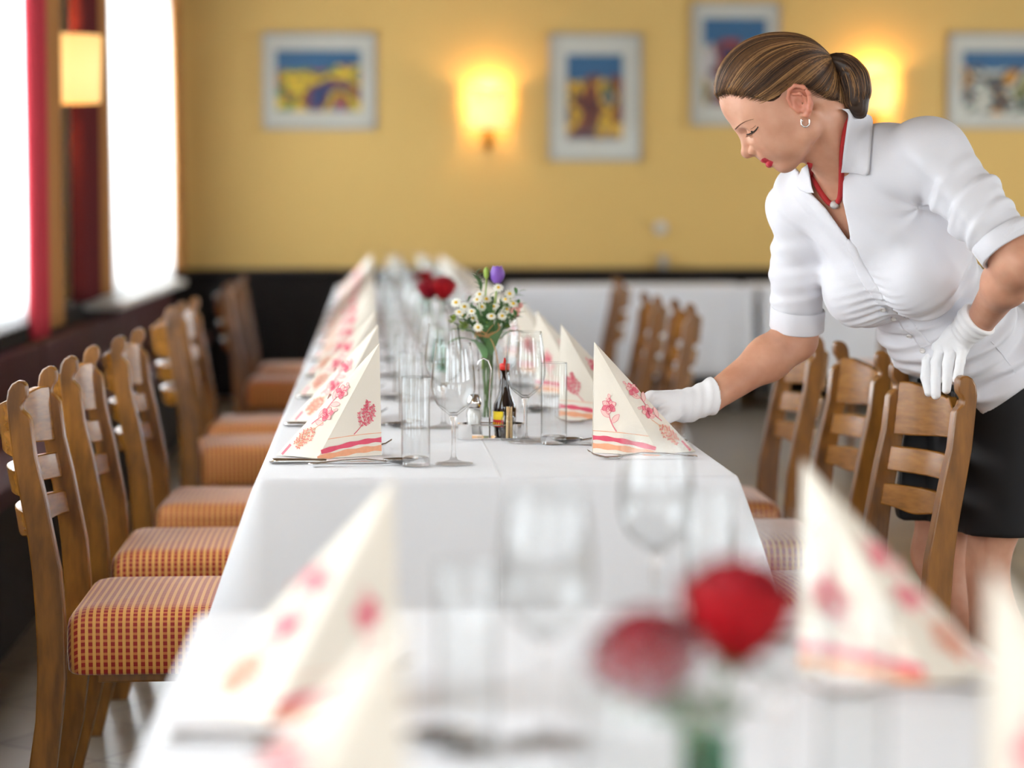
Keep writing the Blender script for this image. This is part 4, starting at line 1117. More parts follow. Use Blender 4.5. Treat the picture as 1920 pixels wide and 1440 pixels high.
for k, (dx, dz) in enumerate([(.056, .246), (.063, .238), (.050, .238), (.068, .248), (.060, .229)]):
    o = bloom_root('pink_berry', 'pink bud on the right of the bouquet, ' + ['the middle one', 'the right lower one', 'the left one', 'the outermost one', 'the lowest one'][k], 'bud', 'pink buds of the bouquet')
    stem_to(o, (dx, -.012, dz - .004), .0009); MB().ball((dx, -.012, dz), (.0055, .0055, .006), 10, 7).build('bud', M['pink'], o, True)
for k, (dx, dy, dz, L, W, ax) in enumerate([(-.03, -.02, .20, .065, .015, -1.0), (.02, -.02, .19, .06, .014, .6), (.045, -.01, .20, .05, .012, 1.0), (-.02, .02, .30, .04, .006, -.3), (.05, .0, .27, .05, .008, .9), (.0, -.025, .19, .055, .014, .05), (-.05, -.01, .195, .055, .012, -1.4), (-.01, -.02, .21, .05, .012, -.2), (.07, .0, .262, .03, .004, 1.2), (.012, -.022, .168, .06, .016, .2), (-.012, -.024, .158, .055, .015, -.35), (.0, .02, .235, .06, .013, .1), (-.03, .01, .24, .05, .012, -.5), (.03, .015, .24, .05, .012, .5), (-.045, -.02, .22, .05, .011, -.8), (.03, -.03, .215, .05, .012, .35), (-.005, -.03, .225, .055, .010, .1), (.055, -.015, .225, .045, .010, .8)]):
    o = bloom_root('leafy_twig', 'dark green leafy twig of the bouquet, ' + ['large leaf low on the left', 'broad leaf low on the right', 'leaf pointing right above the wine glass', 'highest one on the left', 'on the right beside white petals', 'upright in the front', 'lowest leaf reaching left', 'in front of the stems', 'thin tip at the far right', 'inside the vase mouth on the right', 'inside the vase mouth on the left', 'behind the daisies in the middle', 'behind the daisies on the left', 'behind the daisies on the right', 'half way up on the left edge', 'right of the raffia bow', 'rising straight above the bow', 'half way up on the right edge'][k], 'leaf', 'leafy twigs of the bouquet')
    stem_to(o, (dx * .6, dy, dz - .02), .001); mb = MB()
    d = (math.sin(ax), -.25, math.cos(ax))
    leaf_shape(mb, (dx * .6, dy, dz - .022), d, L, W, .25)
    if k in (3, 4, 8, 11, 12, 13, 14, 16, 17):
        for q in range(8):
            t = q / 8; bse = (dx * .6 + d[0] * L * t, dy + d[1] * L * t, dz - .022 + d[2] * L * t); leaf_shape(mb, bse, (d[0] + (1 if q % 2 else -1) * .9, d[1], d[2] + .2), .016, .004, .2)
    mb.build('leaf', M['leaf'], o, True)
mb = MB()
for q in range(5):
    z = .183 + q * .0022; mb.tube([(.0265 * math.cos(a), .0265 * math.sin(a), z + .002 * math.sin(a * 2 + q)) for a in np.linspace(0, 2 * PI, 22)], .0012, 6)
mb.tube(smooth_path([(-.006, -.028, .188), (.004, -.034, .182), (.014, -.036, .160), (.020, -.034, .130), (.024, -.032, .095)], 5), .0022, 6, flat=.4)
mb.tube(smooth_path([(-.006, -.028, .188), (.006, -.036, .205), (.018, -.036, .214), (.022, -.034, .200), (.004, -.030, .188), (-.015, -.032, .196), (-.026, -.032, .19), (-.006, -.028, .186)], 5), .0018, 6, flat=.4)
o = mb.build('raffia_ribbon', M['twine'], smooth=True); o.location = B0; tag(o, 'natural raffia ribbon tied in a bow round the bouquet', 'ribbon')

# ------------------------------------------------------------------ the woman: surfaces grown from distance fields
f32 = np.float32
def cap(P, a, b, r1, r2=None):
    r2 = r1 if r2 is None else r2; a = np.array(a, f32); b = np.array(b, f32); ba = b - a
    pa = P - a; t = np.clip((pa @ ba) / max(1e-9, float(ba @ ba)), 0, 1)
    return np.linalg.norm(pa - t[..., None] * ba, axis=-1) - (r1 + (r2 - r1) * t)
def chain(P, pts, rs, k=.004):
    d = None
    for i in range(len(pts) - 1):
        q = cap(P, pts[i], pts[i + 1], rs[i], rs[i + 1]); d = q if d is None else smin(d, q, k)
    return d
def ell(P, c, r, R=None):
    p = P - np.array(c, f32)
    if R is not None: p = p @ np.array(R, f32)       # columns of R are the axes
    r = np.array(r, f32); k0 = np.linalg.norm(p / r, axis=-1); k1 = np.linalg.norm(p / (r * r), axis=-1)
    return k0 * (k0 - 1) / np.maximum(k1, 1e-6)
def smin(a, b, k):
    h = np.clip(.5 + .5 * (b - a) / k, 0, 1); return b * (1 - h) + a * h - k * h * (1 - h)
def smax(a, b, k): return -smin(-a, -b, k)
def poly_sd(x, y, poly):
    """signed distance to a 2D polygon, negative inside"""
    d = np.full(x.shape, 1e9, f32); ins = np.zeros(x.shape, bool); n = len(poly)
    for i in range(n):
        ax, ay = poly[i]; bx, by = poly[(i + 1) % n]; ex, ey = bx - ax, by - ay
        wx, wy = x - ax, y - ay; t = np.clip((wx * ex + wy * ey) / max(1e-12, ex * ex + ey * ey), 0, 1)
        d = np.minimum(d, np.hypot(wx - t * ex, wy - t * ey))
        c = ((ay <= y) & (by > y)) | ((by <= y) & (ay > y))
        ins ^= c & (x < ax + (y - ay) / (ey if ey else 1e-12) * ex)
    return np.where(ins, -d, d)
def surface(fn, lo, hi, h, chunk=64):
    """naive surface nets of fn(P) = 0 in the box lo..hi"""
    lo = np.array(lo, float); hi = np.array(hi, float); n = np.ceil((hi - lo) / h).astype(int) + 1
    ys = (lo[1] + np.arange(n[1]) * h).astype(f32); zs = (lo[2] + np.arange(n[2]) * h).astype(f32); G = np.empty(n, f32)
    for i0 in range(0, n[0], chunk):
        xs = (lo[0] + np.arange(i0, min(n[0], i0 + chunk)) * h).astype(f32)
        G[i0:i0 + len(xs)] = fn(np.stack(np.meshgrid(xs, ys, zs, indexing='ij'), -1))
    G[0] = np.maximum(G[0], 1e-3); G[-1] = np.maximum(G[-1], 1e-3); G[:, 0] = np.maximum(G[:, 0], 1e-3); G[:, -1] = np.maximum(G[:, -1], 1e-3); G[:, :, 0] = np.maximum(G[:, :, 0], 1e-3); G[:, :, -1] = np.maximum(G[:, :, -1], 1e-3)
    I = G < 0; m = np.array(n) - 1
    A = I[:-1, :-1, :-1]; any_ = np.zeros(m, bool); all_ = np.ones(m, bool)
    for dx in (0, 1):
        for dy in (0, 1):
            for dz in (0, 1):
                q = I[dx:dx + m[0], dy:dy + m[1], dz:dz + m[2]]; any_ |= q; all_ &= q
    act = np.argwhere(any_ & ~all_); idx = -np.ones(m, np.int32); idx[tuple(act.T)] = np.arange(len(act))
    acc = np.zeros((len(act), 3)); cnt = np.zeros(len(act))
    cor = [(dx, dy, dz) for dx in (0, 1) for dy in (0, 1) for dz in (0, 1)]
    val = {c: G[act[:, 0] + c[0], act[:, 1] + c[1], act[:, 2] + c[2]] for c in cor}
    for a in cor:
        for ax in range(3):
            if a[ax]: continue
            b = list(a); b[ax] = 1; b = tuple(b); va, vb = val[a], val[b]; c = (va < 0) != (vb < 0)
            t = np.where(c, va / np.where(va - vb == 0, 1, va - vb), 0); p = np.tile(np.array(a, float), (len(act), 1)); p[:, ax] = t
            acc[c] += p[c]; cnt[c] += 1
    V = lo + (act + acc / cnt[:, None]) * h; F = []
    for ax in range(3):
        u, v = [(1, 2), (2, 0), (0, 1)][ax]
        s0 = [slice(None)] * 3; s1 = [slice(None)] * 3; s0[ax] = slice(0, -1); s1[ax] = slice(1, None)
        a, b = I[tuple(s0)], I[tuple(s1)]; e = np.argwhere(a != b); e = e[(e[:, u] > 0) & (e[:, v] > 0) & (e[:, u] < m[u]) & (e[:, v] < m[v])]
        fl_ = a[tuple(e.T)]
        def g(du, dv): q = e.copy(); q[:, u] -= du; q[:, v] -= dv; return idx[tuple(q.T)]
        Q = np.stack([g(1, 1), g(0, 1), g(0, 0), g(1, 0)], 1); Q[~fl_] = Q[~fl_][:, ::-1]; F.append(Q)
    return V, np.concatenate(F)
def relax(V, F, n=1, w=.5):
    e = np.concatenate([F[:, [0, 1]], F[:, [1, 2]], F[:, [2, 3]], F[:, [3, 0]]]); e = np.concatenate([e, e[:, ::-1]])
    for _ in range(n):
        s = np.zeros_like(V); c = np.zeros(len(V)); np.add.at(s, e[:, 0], V[e[:, 1]]); np.add.at(c, e[:, 0], 1)
        V = V * (1 - w) + w * s / np.maximum(c, 1)[:, None]
    return V
def sdf_obj(name, fn, lo, hi, h, mats, parent, mi=None, rel=1, xf=None):
    V, F = surface(fn, lo, hi, h); V = relax(V, F, rel)
    m = mi(V[F].mean(1)) if mi else None
    if xf is not None: V = xf(V)
    return mobj(name, V, F, mats, parent, True, m)
def norm(v): v = np.array(v, float); return v / np.linalg.norm(v)

rs_ = np.random.RandomState(4)
NW = [(rs_.normal(size=3), rs_.uniform(0, 6.28), 2 ** rs_.uniform(-.6, 1.2)) for _ in range(14)]
def noise(P, sc, sl=slice(0, 7)):
    d = 0
    for k, p, f in NW[sl]: d = d + np.sin(P @ (norm(k) * f * sc).astype(f32) + p)
    return d / len(NW[sl]) * 1.6

# head frame: f forward, l towards her left (the camera), u up; the head is bowed
HO = at(1495.8, 199.7, 4.02)
TH_ = math.radians(38)
Hh = np.array([-.982, .188, 0.0])
HF = Hh * math.cos(TH_) + np.array([0, 0, -math.sin(TH_)]); HU = Hh * math.sin(TH_) + np.array([0, 0, math.cos(TH_)]); HL = np.cross(HU, HF)
HR = np.stack([HF, HL, HU], 1)                       # local (f, l, u) -> world
h2w = lambda p: HO + np.asarray(p, float) @ HR.T
w2h = lambda P: (P - HO.astype(f32)) @ HR.astype(f32)

# joints
shL, shR = at(1752, 292, 3.97), at(1503, 385, 4.21)
elL, wrL = at(1912, 492, 3.86), at(1838, 602, 4.05)
elR, wrR = at(1492, 636, 4.27), at(1333, 747, 4.19)
C7 = at(1600, 250, 4.11)
NB = at(1585, 300, 4.09)
PEL = at(1868, 720, 4.30); WST = at(1772, 606, 4.22); CHE = at(1668, 452, 4.13); UCH = at(1622, 352, 4.10)
AX = norm(C7 - PEL); SX = norm(shL - shR); SX = norm(SX - AX * (SX @ AX)); NX = norm(np.cross(AX, SX)) 
if NX[0] > 0: NX = -NX
TR = np.stack([SX, AX, NX], 1)
ESP = norm(PEL - WST)

def ears(Q):
    d = None
    for s in (1,):
        ax = np.stack([Q[..., 0], Q[..., 1], Q[..., 2]], -1)
        l = np.abs(ax[..., 1]); R_ = np.stack([(ax[..., 0] + .008) / .90 - .008, (l - .074) / .95 + .074, (ax[..., 2] - .004) / .92 + .004], -1)
        hel = [(.0135, .073, .004), (.0085, .078, .0215), (-.003, .0835, .031), (-.0165, .088, .031), (-.0275, .090, .020), (-.0285, .089, .004), (-.020, .084, -.012), (-.010, .078, -.022), (.0, .0735, -.0265), (.006, .071, -.022)]
        d = chain(R_, hel, [.0034, .0034, .0036, .0038, .0038, .0036, .0036, .0048, .0055, .004], .003)
        anti = [(-.004, .079, .021), (-.015, .0835, .014), (-.018, .083, .0), (-.012, .0785, -.0125), (.0, .0735, -.0165)]
        d = smin(d, chain(R_, anti, [.0026, .0034, .0034, .0032, .0034], .003), .003)
        d = smin(d, cap(R_, (.0105, .0725, -.002), (.0085, .073, -.012), .0042, .0038), .003)    # tragus
        back = ell(R_, (-.009, .0745, .003), (.020, .0045, .028), rotf(-.15))
        d = smin(d, back, .004)
        d = smax(d, -ell(R_, (-.003, .083, -.001), (.0105, .0085, .0125)), .003)
        d = smax(d, -ell(R_, (-.008, .0875, .021), (.010, .0055, .0055), rotf(-.4)), .003)
    return d
def rotf(a):       # rotation in the f-u plane
    c, s = math.cos(a), math.sin(a); return np.array([[c, 0, -s], [0, 1, 0], [s, 0, c]])

def head_sdf(Q, ear=True):
    A = np.stack([Q[..., 0], np.abs(Q[..., 1]), Q[..., 2]], -1)      # mirror
    d = ell(Q, (.0095, 0, .046), (.1075, .0735, .0865), rotf(math.radians(22)))
    d = smin(d, ell(Q, (.056, 0, .0), (.0545, .0585, .062), rotf(.1)), .02)
    d = smin(d, ell(Q, (.056, 0, -.036), (.0475, .0455, .042), rotf(-.3)), .02)
    d = smin(d, cap(A, (.0105, .047, -.047), (.070, .012, -.0675), .0165, .0145), .018)   # jaw
    d = smin(d, cap(A, (.002, .057, -.012), (.010, .051, -.045), .0155, .0165), .015)
    d = smin(d, cap(A, (.072, .040, -.005), (.045, .054, -.001), .0175, .016), .018)      # cheekbone
    d = smin(d, cap(A, (.074, .030, -.022), (.060, .038, -.035), .018, .016), .018)
    d = smin(d, ell(A, (.040, .036, -.018), (.042, .0225, .046), rotf(-.3)), .025)
    d = smin(d, ell(A, (.052, .040, .036), (.042, .026, .036)), .025)
    d = smin(d, ell(Q, (.0805, 0, -.0665), (.0172, .019, .0165)), .012)                    # chin
    d = smin(d, cap(A, (.1035, .008, .0385), (.088, .044, .0345), .0095, .008), .012)      # brow
    # eye sockets and eyes
    sock = ell(A, (.112, .033, .0150), (.019, .019, .0125)); d = smax(d, -sock, .010)
    d = smin(d, ell(A, (.0855, .0325, .0135), (.0148, .0168, .0138)), .0035)
    lid = cap(A, (.0995, .024, .0105), (.094, .045, .0085), .0022, .002); d = smin(d, lid, .003)
    # nose
    d = smin(d, chain(Q, [(.1050, 0, .0275), (.1125, 0, .0075), (.1205, 0, -.0060)], [.0082, .0075, .0090], .003), .008)
    d = smin(d, ell(Q, (.1215, 0, -.0085), (.0108, .0088, .0098)), .004)
    d = smin(d, ell(A, (.1070, .0115, -.0135), (.0125, .0075, .0092)), .004)
    d = smin(d, cap(Q, (.1235, 0, -.0135), (.109, 0, -.0205), .0050, .005), .005)
    d = smax(d, -ell(A, (.1145, .0066, -.0210), (.0062, .0030, .0034)), .0016)
    # mouth
    d = smin(d, ell(Q, (.0925, 0, -.0300), (.0195, .024, .0125)), .010)
    d = smin(d, chain(A, [(.1060, 0, -.0385), (.1035, .010, -.0395), (.093, .0225, -.0435)], [.0048, .0042, .002], .004), .0045)
    d = smin(d, chain(A, [(.1030, 0, -.0508), (.1005, .010, -.0505), (.091, .021, -.0455)], [.0066, .0056, .0025], .004), .0045)
    d = smax(d, -chain(A, [(.1165, 0, -.0456), (.1100, .010, -.0454), (.0985, .0215, -.0450)], [.0026, .0020, .0008], .002), .0016)
    if ear: d = smin(d, ears(Q), .004)
    return d

def neck_sdf(P):
    a, b = h2w((-.022, 0, -.030)), NB
    d = cap(P, a, b, .049, .055)
    d = smin(d, cap(P, h2w((.035, 0, -.060)), NB + NX * .022 - AX * .02, .020, .030), .035)
    for s, sh in ((1, shL), (-1, shR)):
        d = smin(d, cap(P, NB - AX * .01, sh * .8 + NB * .2 - AX * .0, .037, .034), .035)
        if True:   # tendons and collar bones
            d = smin(d, cap(P, h2w((-.015, .058 * s, -.030)), UCH + NX * .040 + AX * .035 + SX * .014 * s, .010, .006), .022)
            d = smin(d, cap(P, UCH + NX * .034 + AX * .028 + SX * .016 * s, sh * .5 + NB * .5 - AX * .015, .007, .005), .02)
    return d

def torso_sdf(P, g=0.0, k=.05):
    d = ell(P, PEL, (.165 + g, .14 + g, .122 + g), TR)
    d = smin(d, ell(P, WST, (.125 + g, .15 + g, .100 + g), TR), k)
    d = smin(d, ell(P, CHE - NX * .012, (.142 + g, .155 + g, .104 + g), TR), k)
    d = smin(d, ell(P, UCH - NX * .018, (.150 + g, .095 + g, .086 + g), TR), k)
    for s in (1, -1):
        d = smin(d, ell(P, CHE + NX * .066 + SX * .066 * s - AX * .052, (.064 + g, .066 + g, .062 + g), TR), .03)
    d = smin(d, cap(P, shL * .93 + NB * .07, shR * .93 + NB * .07, .050 + g), .04)
    d = smin(d, cap(P, NB - AX * .015, shL, .046 + g, .050 + g), .03); d = smin(d, cap(P, NB - AX * .015, shR, .046 + g, .050 + g), .03)
    return d
thL, thR = at(1802, 800, 4.27), at(1850, 800, 4.40)
HIPL = PEL - ESP * 0 + SX * .075 + np.array([0, 0, -.02]); HIPR = PEL - SX * .075 + np.array([0, 0, -.02])
KNL = np.array([1.19, 4.27, .50]); KNR = np.array([1.15, 4.44, .50])
ANL = np.array([1.25, 4.27, .09]); ANR = np.array([1.23, 4.45, .09])
def body_sdf(P):
    d = smin(head_sdf(w2h(P)), neck_sdf(P), .012)
    d = smin(d, smax(torso_sdf(P, -.012), clear(P) + .035, .01), .02)
    for sh, el, wr in ((shL, elL, wrL), (shR, elR, wrR)):
        d = smin(d, chain(P, [sh, sh * .45 + el * .55, el], [.046, .042, .037], .02), .03)
        m = el * .68 + wr * .32
        d = smin(d, chain(P, [el, m, wr], [.0365, .0385, .0265], .03), .03)
    d = smin(d, cap(P, wrL, at(1640 + 985 / 5.54, 540 + 400 / 5.54, 4.062), .0235, .017), .01)
    d = smin(d, cap(P, wrR, at(1060 + 1180 / 5.143, 620 + 720 / 5.143, 4.18), .0235, .016), .01)
    return d
def legs_sdf(P):
    d = None
    for hp, kn, an in ((HIPL, KNL, ANL), (HIPR, KNR, ANR)):
        calf = kn * .65 + an * .35 + np.array([.018, 0, 0])
        q = chain(P, [hp, kn * .6 + hp * .4, kn, calf, an, an - np.array([0, 0, .04])], [.080, .064, .048, .050, .031, .030], .03)
        q = smin(q, cap(P, an + np.array([.02, 0, -.055]), an + np.array([-.15, 0, -.066]), .026, .02), .02)
        d = q if d is None else smin(d, q, .012)
    return smax(d, clear(P) + .035, .01)

def clear(P):
    lim = np.interp(P[..., 1], [4.0, 4.2, 4.425, 4.455], [1.15, 1.15, 1.12, .90]).astype(f32)
    return np.where(P[..., 2] < .93, lim - P[..., 0] - np.clip(P[..., 2] - .853, 0, 1) * 3.5, -1.0).astype(f32)

def skin_mat():
    m, nt, b = newmat('skin')
    tc = nt.nodes.new('ShaderNodeTexCoord'); n = nt.nodes.new('ShaderNodeTexNoise'); n.inputs['Scale'].default_value = 22; n.inputs['Detail'].default_value = 5
    nt.links.new(tc.outputs['Object'], n.inputs['Vector'])
    cr = nt.nodes.new('ShaderNodeValToRGB'); cr.color_ramp.elements[0].position = .3; cr.color_ramp.elements[1].position = .75
    cr.color_ramp.elements[0].color = col4(srgb(198, 142, 114)); cr.color_ramp.elements[1].color = col4(srgb(218, 165, 137))
    nt.links.new(n.outputs['Fac'], cr.inputs[0]); nt.links.new(cr.outputs[0], b.inputs['Base Color'])
    b.inputs['Subsurface Weight'].default_value = .25; b.inputs['Subsurface Radius'].default_value = (1, .4, .25); b.inputs['Subsurface Scale'].default_value = .006
    b.inputs['Roughness'].default_value = .48
    f = nt.nodes.new('ShaderNodeTexNoise'); f.inputs['Scale'].default_value = 900; nt.links.new(tc.outputs['Object'], f.inputs['Vector'])
    bp = nt.nodes.new('ShaderNodeBump'); bp.inputs['Strength'].default_value = .08; bp.inputs['Distance'].default_value = .0008
    nt.links.new(f.outputs['Fac'], bp.inputs['Height']); nt.links.new(bp.outputs['Normal'], b.inputs['Normal'])
    return m
M['skin'] = skin_mat()
M['skin_rosy'] = plain('rosy_ear_skin', srgb(204, 134, 110), .45, sss=.3)
M['lips'] = plain('red_lipstick', srgb(190, 34, 54), .42)
M['shirt'] = plain('white_cotton_jersey', (.75, .75, .80), .72, bump=.12, bscale=700, sheen=.2)
M['glove'] = plain('white_cotton_glove', (.88, .88, .90), .8, bump=.15, bscale=600, sheen=.3)
M['skirt'] = plain('black_skirt_cloth', (.006, .006, .008), .75)
M['lash'] = plain('dark_lashes', (.015, .01, .008), .6)
M['brow'] = plain('brown_eyebrow', srgb(132, 92, 68), .7)
M['bead'] = plain('silver_bead', (.6, .58, .55), .35, metal=1, bump=.6, bscale=900)
M['cordred'] = plain('red_woven_necklace', srgb(186, 38, 40), .6, bump=.6, bscale=700)
M['eye_white'] = plain('eye_white', (.75, .72, .70), .2)
M['eye_dark'] = plain('eye_iris', (.02, .015, .012), .1)
M['hair_a'] = plain('dark_brown_hair', srgb(58, 38, 24), .42, spec=.4, var=.3, vscale=40)
M['hair_b'] = plain('brown_hair', srgb(104, 70, 40), .42, spec=.4, var=.3, vscale=40)
M['hair_c'] = plain('light_brown_hair', srgb(168, 126, 80), .42, spec=.4, var=.3, vscale=40)
M['tie'] = plain('black_hair_tie', (.01, .01, .012), .7)

woman = empty('person', (1.15, 4.30, 0), 0, 'woman in white shirt, black skirt and white gloves leaning over the table to set it', 'person')
WO = np.array([1.15, 4.30, 0])
rel_ = lambda V: V - WO

upper_poly = [(.095, -.0395), (.1075, -.0352), (.118, -.0370), (.120, -.0458), (.108, -.0458), (.094, -.0452), (.089, -.0440)]
lower_poly = [(.088, -.0445), (.100, -.0450), (.120, -.0455), (.120, -.0560), (.106, -.0578), (.099, -.0555), (.090, -.0480)]
def body_mi(Cn):
    q = w2h(Cn.astype(f32)); ins = (poly_sd(q[:, 0], q[:, 2], upper_poly) < 0) | (poly_sd(q[:, 0], q[:, 2], lower_poly) < 0)
    ear = (np.abs(q[:, 1]) > .0745) & (q[:, 0] > -.04) & (q[:, 0] < .02) & (np.abs(q[:, 2]) < .045)
    return (ins & (np.abs(q[:, 1]) < .0245)).astype(int) + 2 * ear

def cat_mesh(parts, name, mats, parent):
    V = []; F = []; Mi = []; n = 0
    for v, f, m in parts: V.append(v); F.append(f + n); Mi.append(m); n += len(v)
    return mobj(name, np.concatenate(V), np.concatenate(F), mats, parent, True, np.concatenate(Mi))
# one body surface: head, neck, trunk, arms, legs
def whole(P): return smin(body_sdf(P), smax(legs_sdf(P), clear(P) + .035, .01), .02)
hc = h2w((.03, 0, .01))
Vb, Fb = surface(whole, (.45, 3.72, 0.0), (1.50, 4.60, 1.60), .0052)
# the head again at finer pitch: refine by projecting a subdivided copy on to the field
def refine(V, F, sel, fn, h, it=3):
    """splits the chosen quads in four (and keeps the mesh closed with triangles at the border), then pulls the points on to fn=0"""
    bm = bmesh.new(); bv = [bm.verts.new(v) for v in V]
    bm.verts.ensure_lookup_table(); bf = []
    for f in F:
        try: bf.append(bm.faces.new([bv[i] for i in f]))
        except ValueError: bf.append(None)
    ed = {e for f, s in zip(bf, sel) if s and f is not None for e in f.edges}
    bmesh.ops.subdivide_edges(bm, edges=list(ed), cuts=1, use_grid_fill=True)
    bm.verts.index_update(); V2 = np.array([v.co[:] for v in bm.verts]); F2 = [[v.index for v in f.verts] for f in bm.faces]; bm.free()
    return V2, F2
def pull(V, fn, it=4, e=.0006):
    V = V.astype(f32)
    for _ in range(it):
        d = fn(V); g = np.stack([fn(V + np.eye(3, dtype=f32)[i] * e) - fn(V - np.eye(3, dtype=f32)[i] * e) for i in range(3)], -1) / (2 * e)
        gg = np.maximum((g * g).sum(-1), .2); V = V - np.clip(d / gg, -.003, .003)[:, None] * g
    return V.astype(float)
fc = Vb[Fb].mean(1); q = w2h(fc.astype(f32))
sel = (q[:, 0] > -.035) & (q[:, 2] > -.10) & (q[:, 2] < .11) & (np.linalg.norm(q, axis=1) < .16)
V2, F2 = refine(Vb, Fb, sel, whole, .0026)
V2 = pull(V2, whole)
c2 = np.array([V2[f].mean(0) for f in F2]); q = w2h(c2.astype(f32))
sel = (q[:, 0] > .066) & (q[:, 2] > -.075) & (q[:, 2] < .05) | ((np.abs(q[:, 1]) > .066) & (q[:, 0] > -.04) & (q[:, 0] < .02) & (np.abs(q[:, 2]) < .045))
V3, F3 = refine(V2, F2, sel, whole, .0013)
V3 = pull(V3, whole)
c3 = np.array([V3[f].mean(0) for f in F3])
body = mobj('body', rel_(V3), F3, [M['skin'], M['lips'], M['skin_rosy']], woman, True, body_mi(c3))

# ---- hair
TIE = (-.0900, -.0, .031)
hairline = [(z[0], z[1]) for z in [(.1085, .100), (.090, .094), (.064, .0655), (.0506, .0467), (.040, .033), (.0307, .0272), (.0164, .0275), (.008, .0315), (0, .0345), (-.010, .0345), (-.019, .029), (-.0265, .017), (-.036, -.002), (-.0455, -.0234), (-.056, -.052), (-.066, -.075), (-.13, -.07), (-.16, .1), (-.05, .19), (.08, .19), (.125, .13)]]
def hair_cap(Q):
    d = ell(Q, (.0095, 0, .0505), (.1125, .0835, .0975), rotf(math.radians(33)))
    d = smin(d, ell(Q, (-.036, 0, -.006), (.034, .052, .056), rotf(-.25)), .02)
    d = smin(d, ell(Q, (-.036, 0, .054), (.053, .066, .056)), .02)
    d = smin(d, cap(Q, (-.056, 0, .042), (-.088, 0, .033), .034, .0095), .012)
    return d
def hair_sdf(Q):
    d = hair_cap(Q)
    # combed strands run towards the tie: grooves follow the angle round the axis to it
    e = norm(np.array(TIE) - np.array((.02, 0, .05))); v = Q - np.array((.02, 0, .05), f32); x = v @ np.array((0, 1, 0), f32); y = v @ np.cross(e, (0, 1, 0)).astype(f32)
    ph = np.arctan2(x, y); t = v @ e.astype(f32)
    d = d + .0011 * np.sin(ph * 26 + t * 22 + 1.2 * np.sin(ph * 5)) + .0006 * np.sin(ph * 61 + t * 35)
    cut = poly_sd(Q[..., 0], Q[..., 2], hairline)
    return smax(d, cut + .0015, .016)
o = sdf_obj('hair', lambda Q: hair_sdf(Q), (-.12, -.10, -.085), (.13, .10, .165), .0022, [M['hair_core']], woman, rel=1, xf=lambda V: rel_(h2w(V)))
hair = o
# ponytail
def zl(x, y, l=0.0):          # from the enlarged crop of the photograph to the head frame
    k = 3.122e-4; dx, dy = x - 600, y - 520; return ((-.788 * dx + .616 * dy) * k, l, (-.616 * dx - .788 * dy) * k)
tailc = smooth_path([zl(752, 272), zl(800, 262), zl(862, 285), zl(905, 345), zl(928, 425), zl(930, 490), zl(945, 535), zl(972, 572)], 5)
tr_ = np.interp(np.linspace(0, 1, len(tailc)), [0, .12, .3, .45, .6, .75, .9, 1], [.0095, .0115, .0215, .0285, .027, .022, .014, .004])
def tail_sdf(Q):
    d = chain(Q, [tuple(p) for p in tailc[::2]], list(tr_[::2] * .93), .006)
    t = Q @ np.array((0, 1, 0), f32)
    return d + .0008 * np.sin(t * 900 + 9 * np.sin(Q[..., 0] * 60))
sdf_obj('ponytail', tail_sdf, (-.20, -.05, -.12), (-.06, .05, .07), .0022, [M['hair_core']], hair, rel=1, xf=lambda V: rel_(h2w(V)))
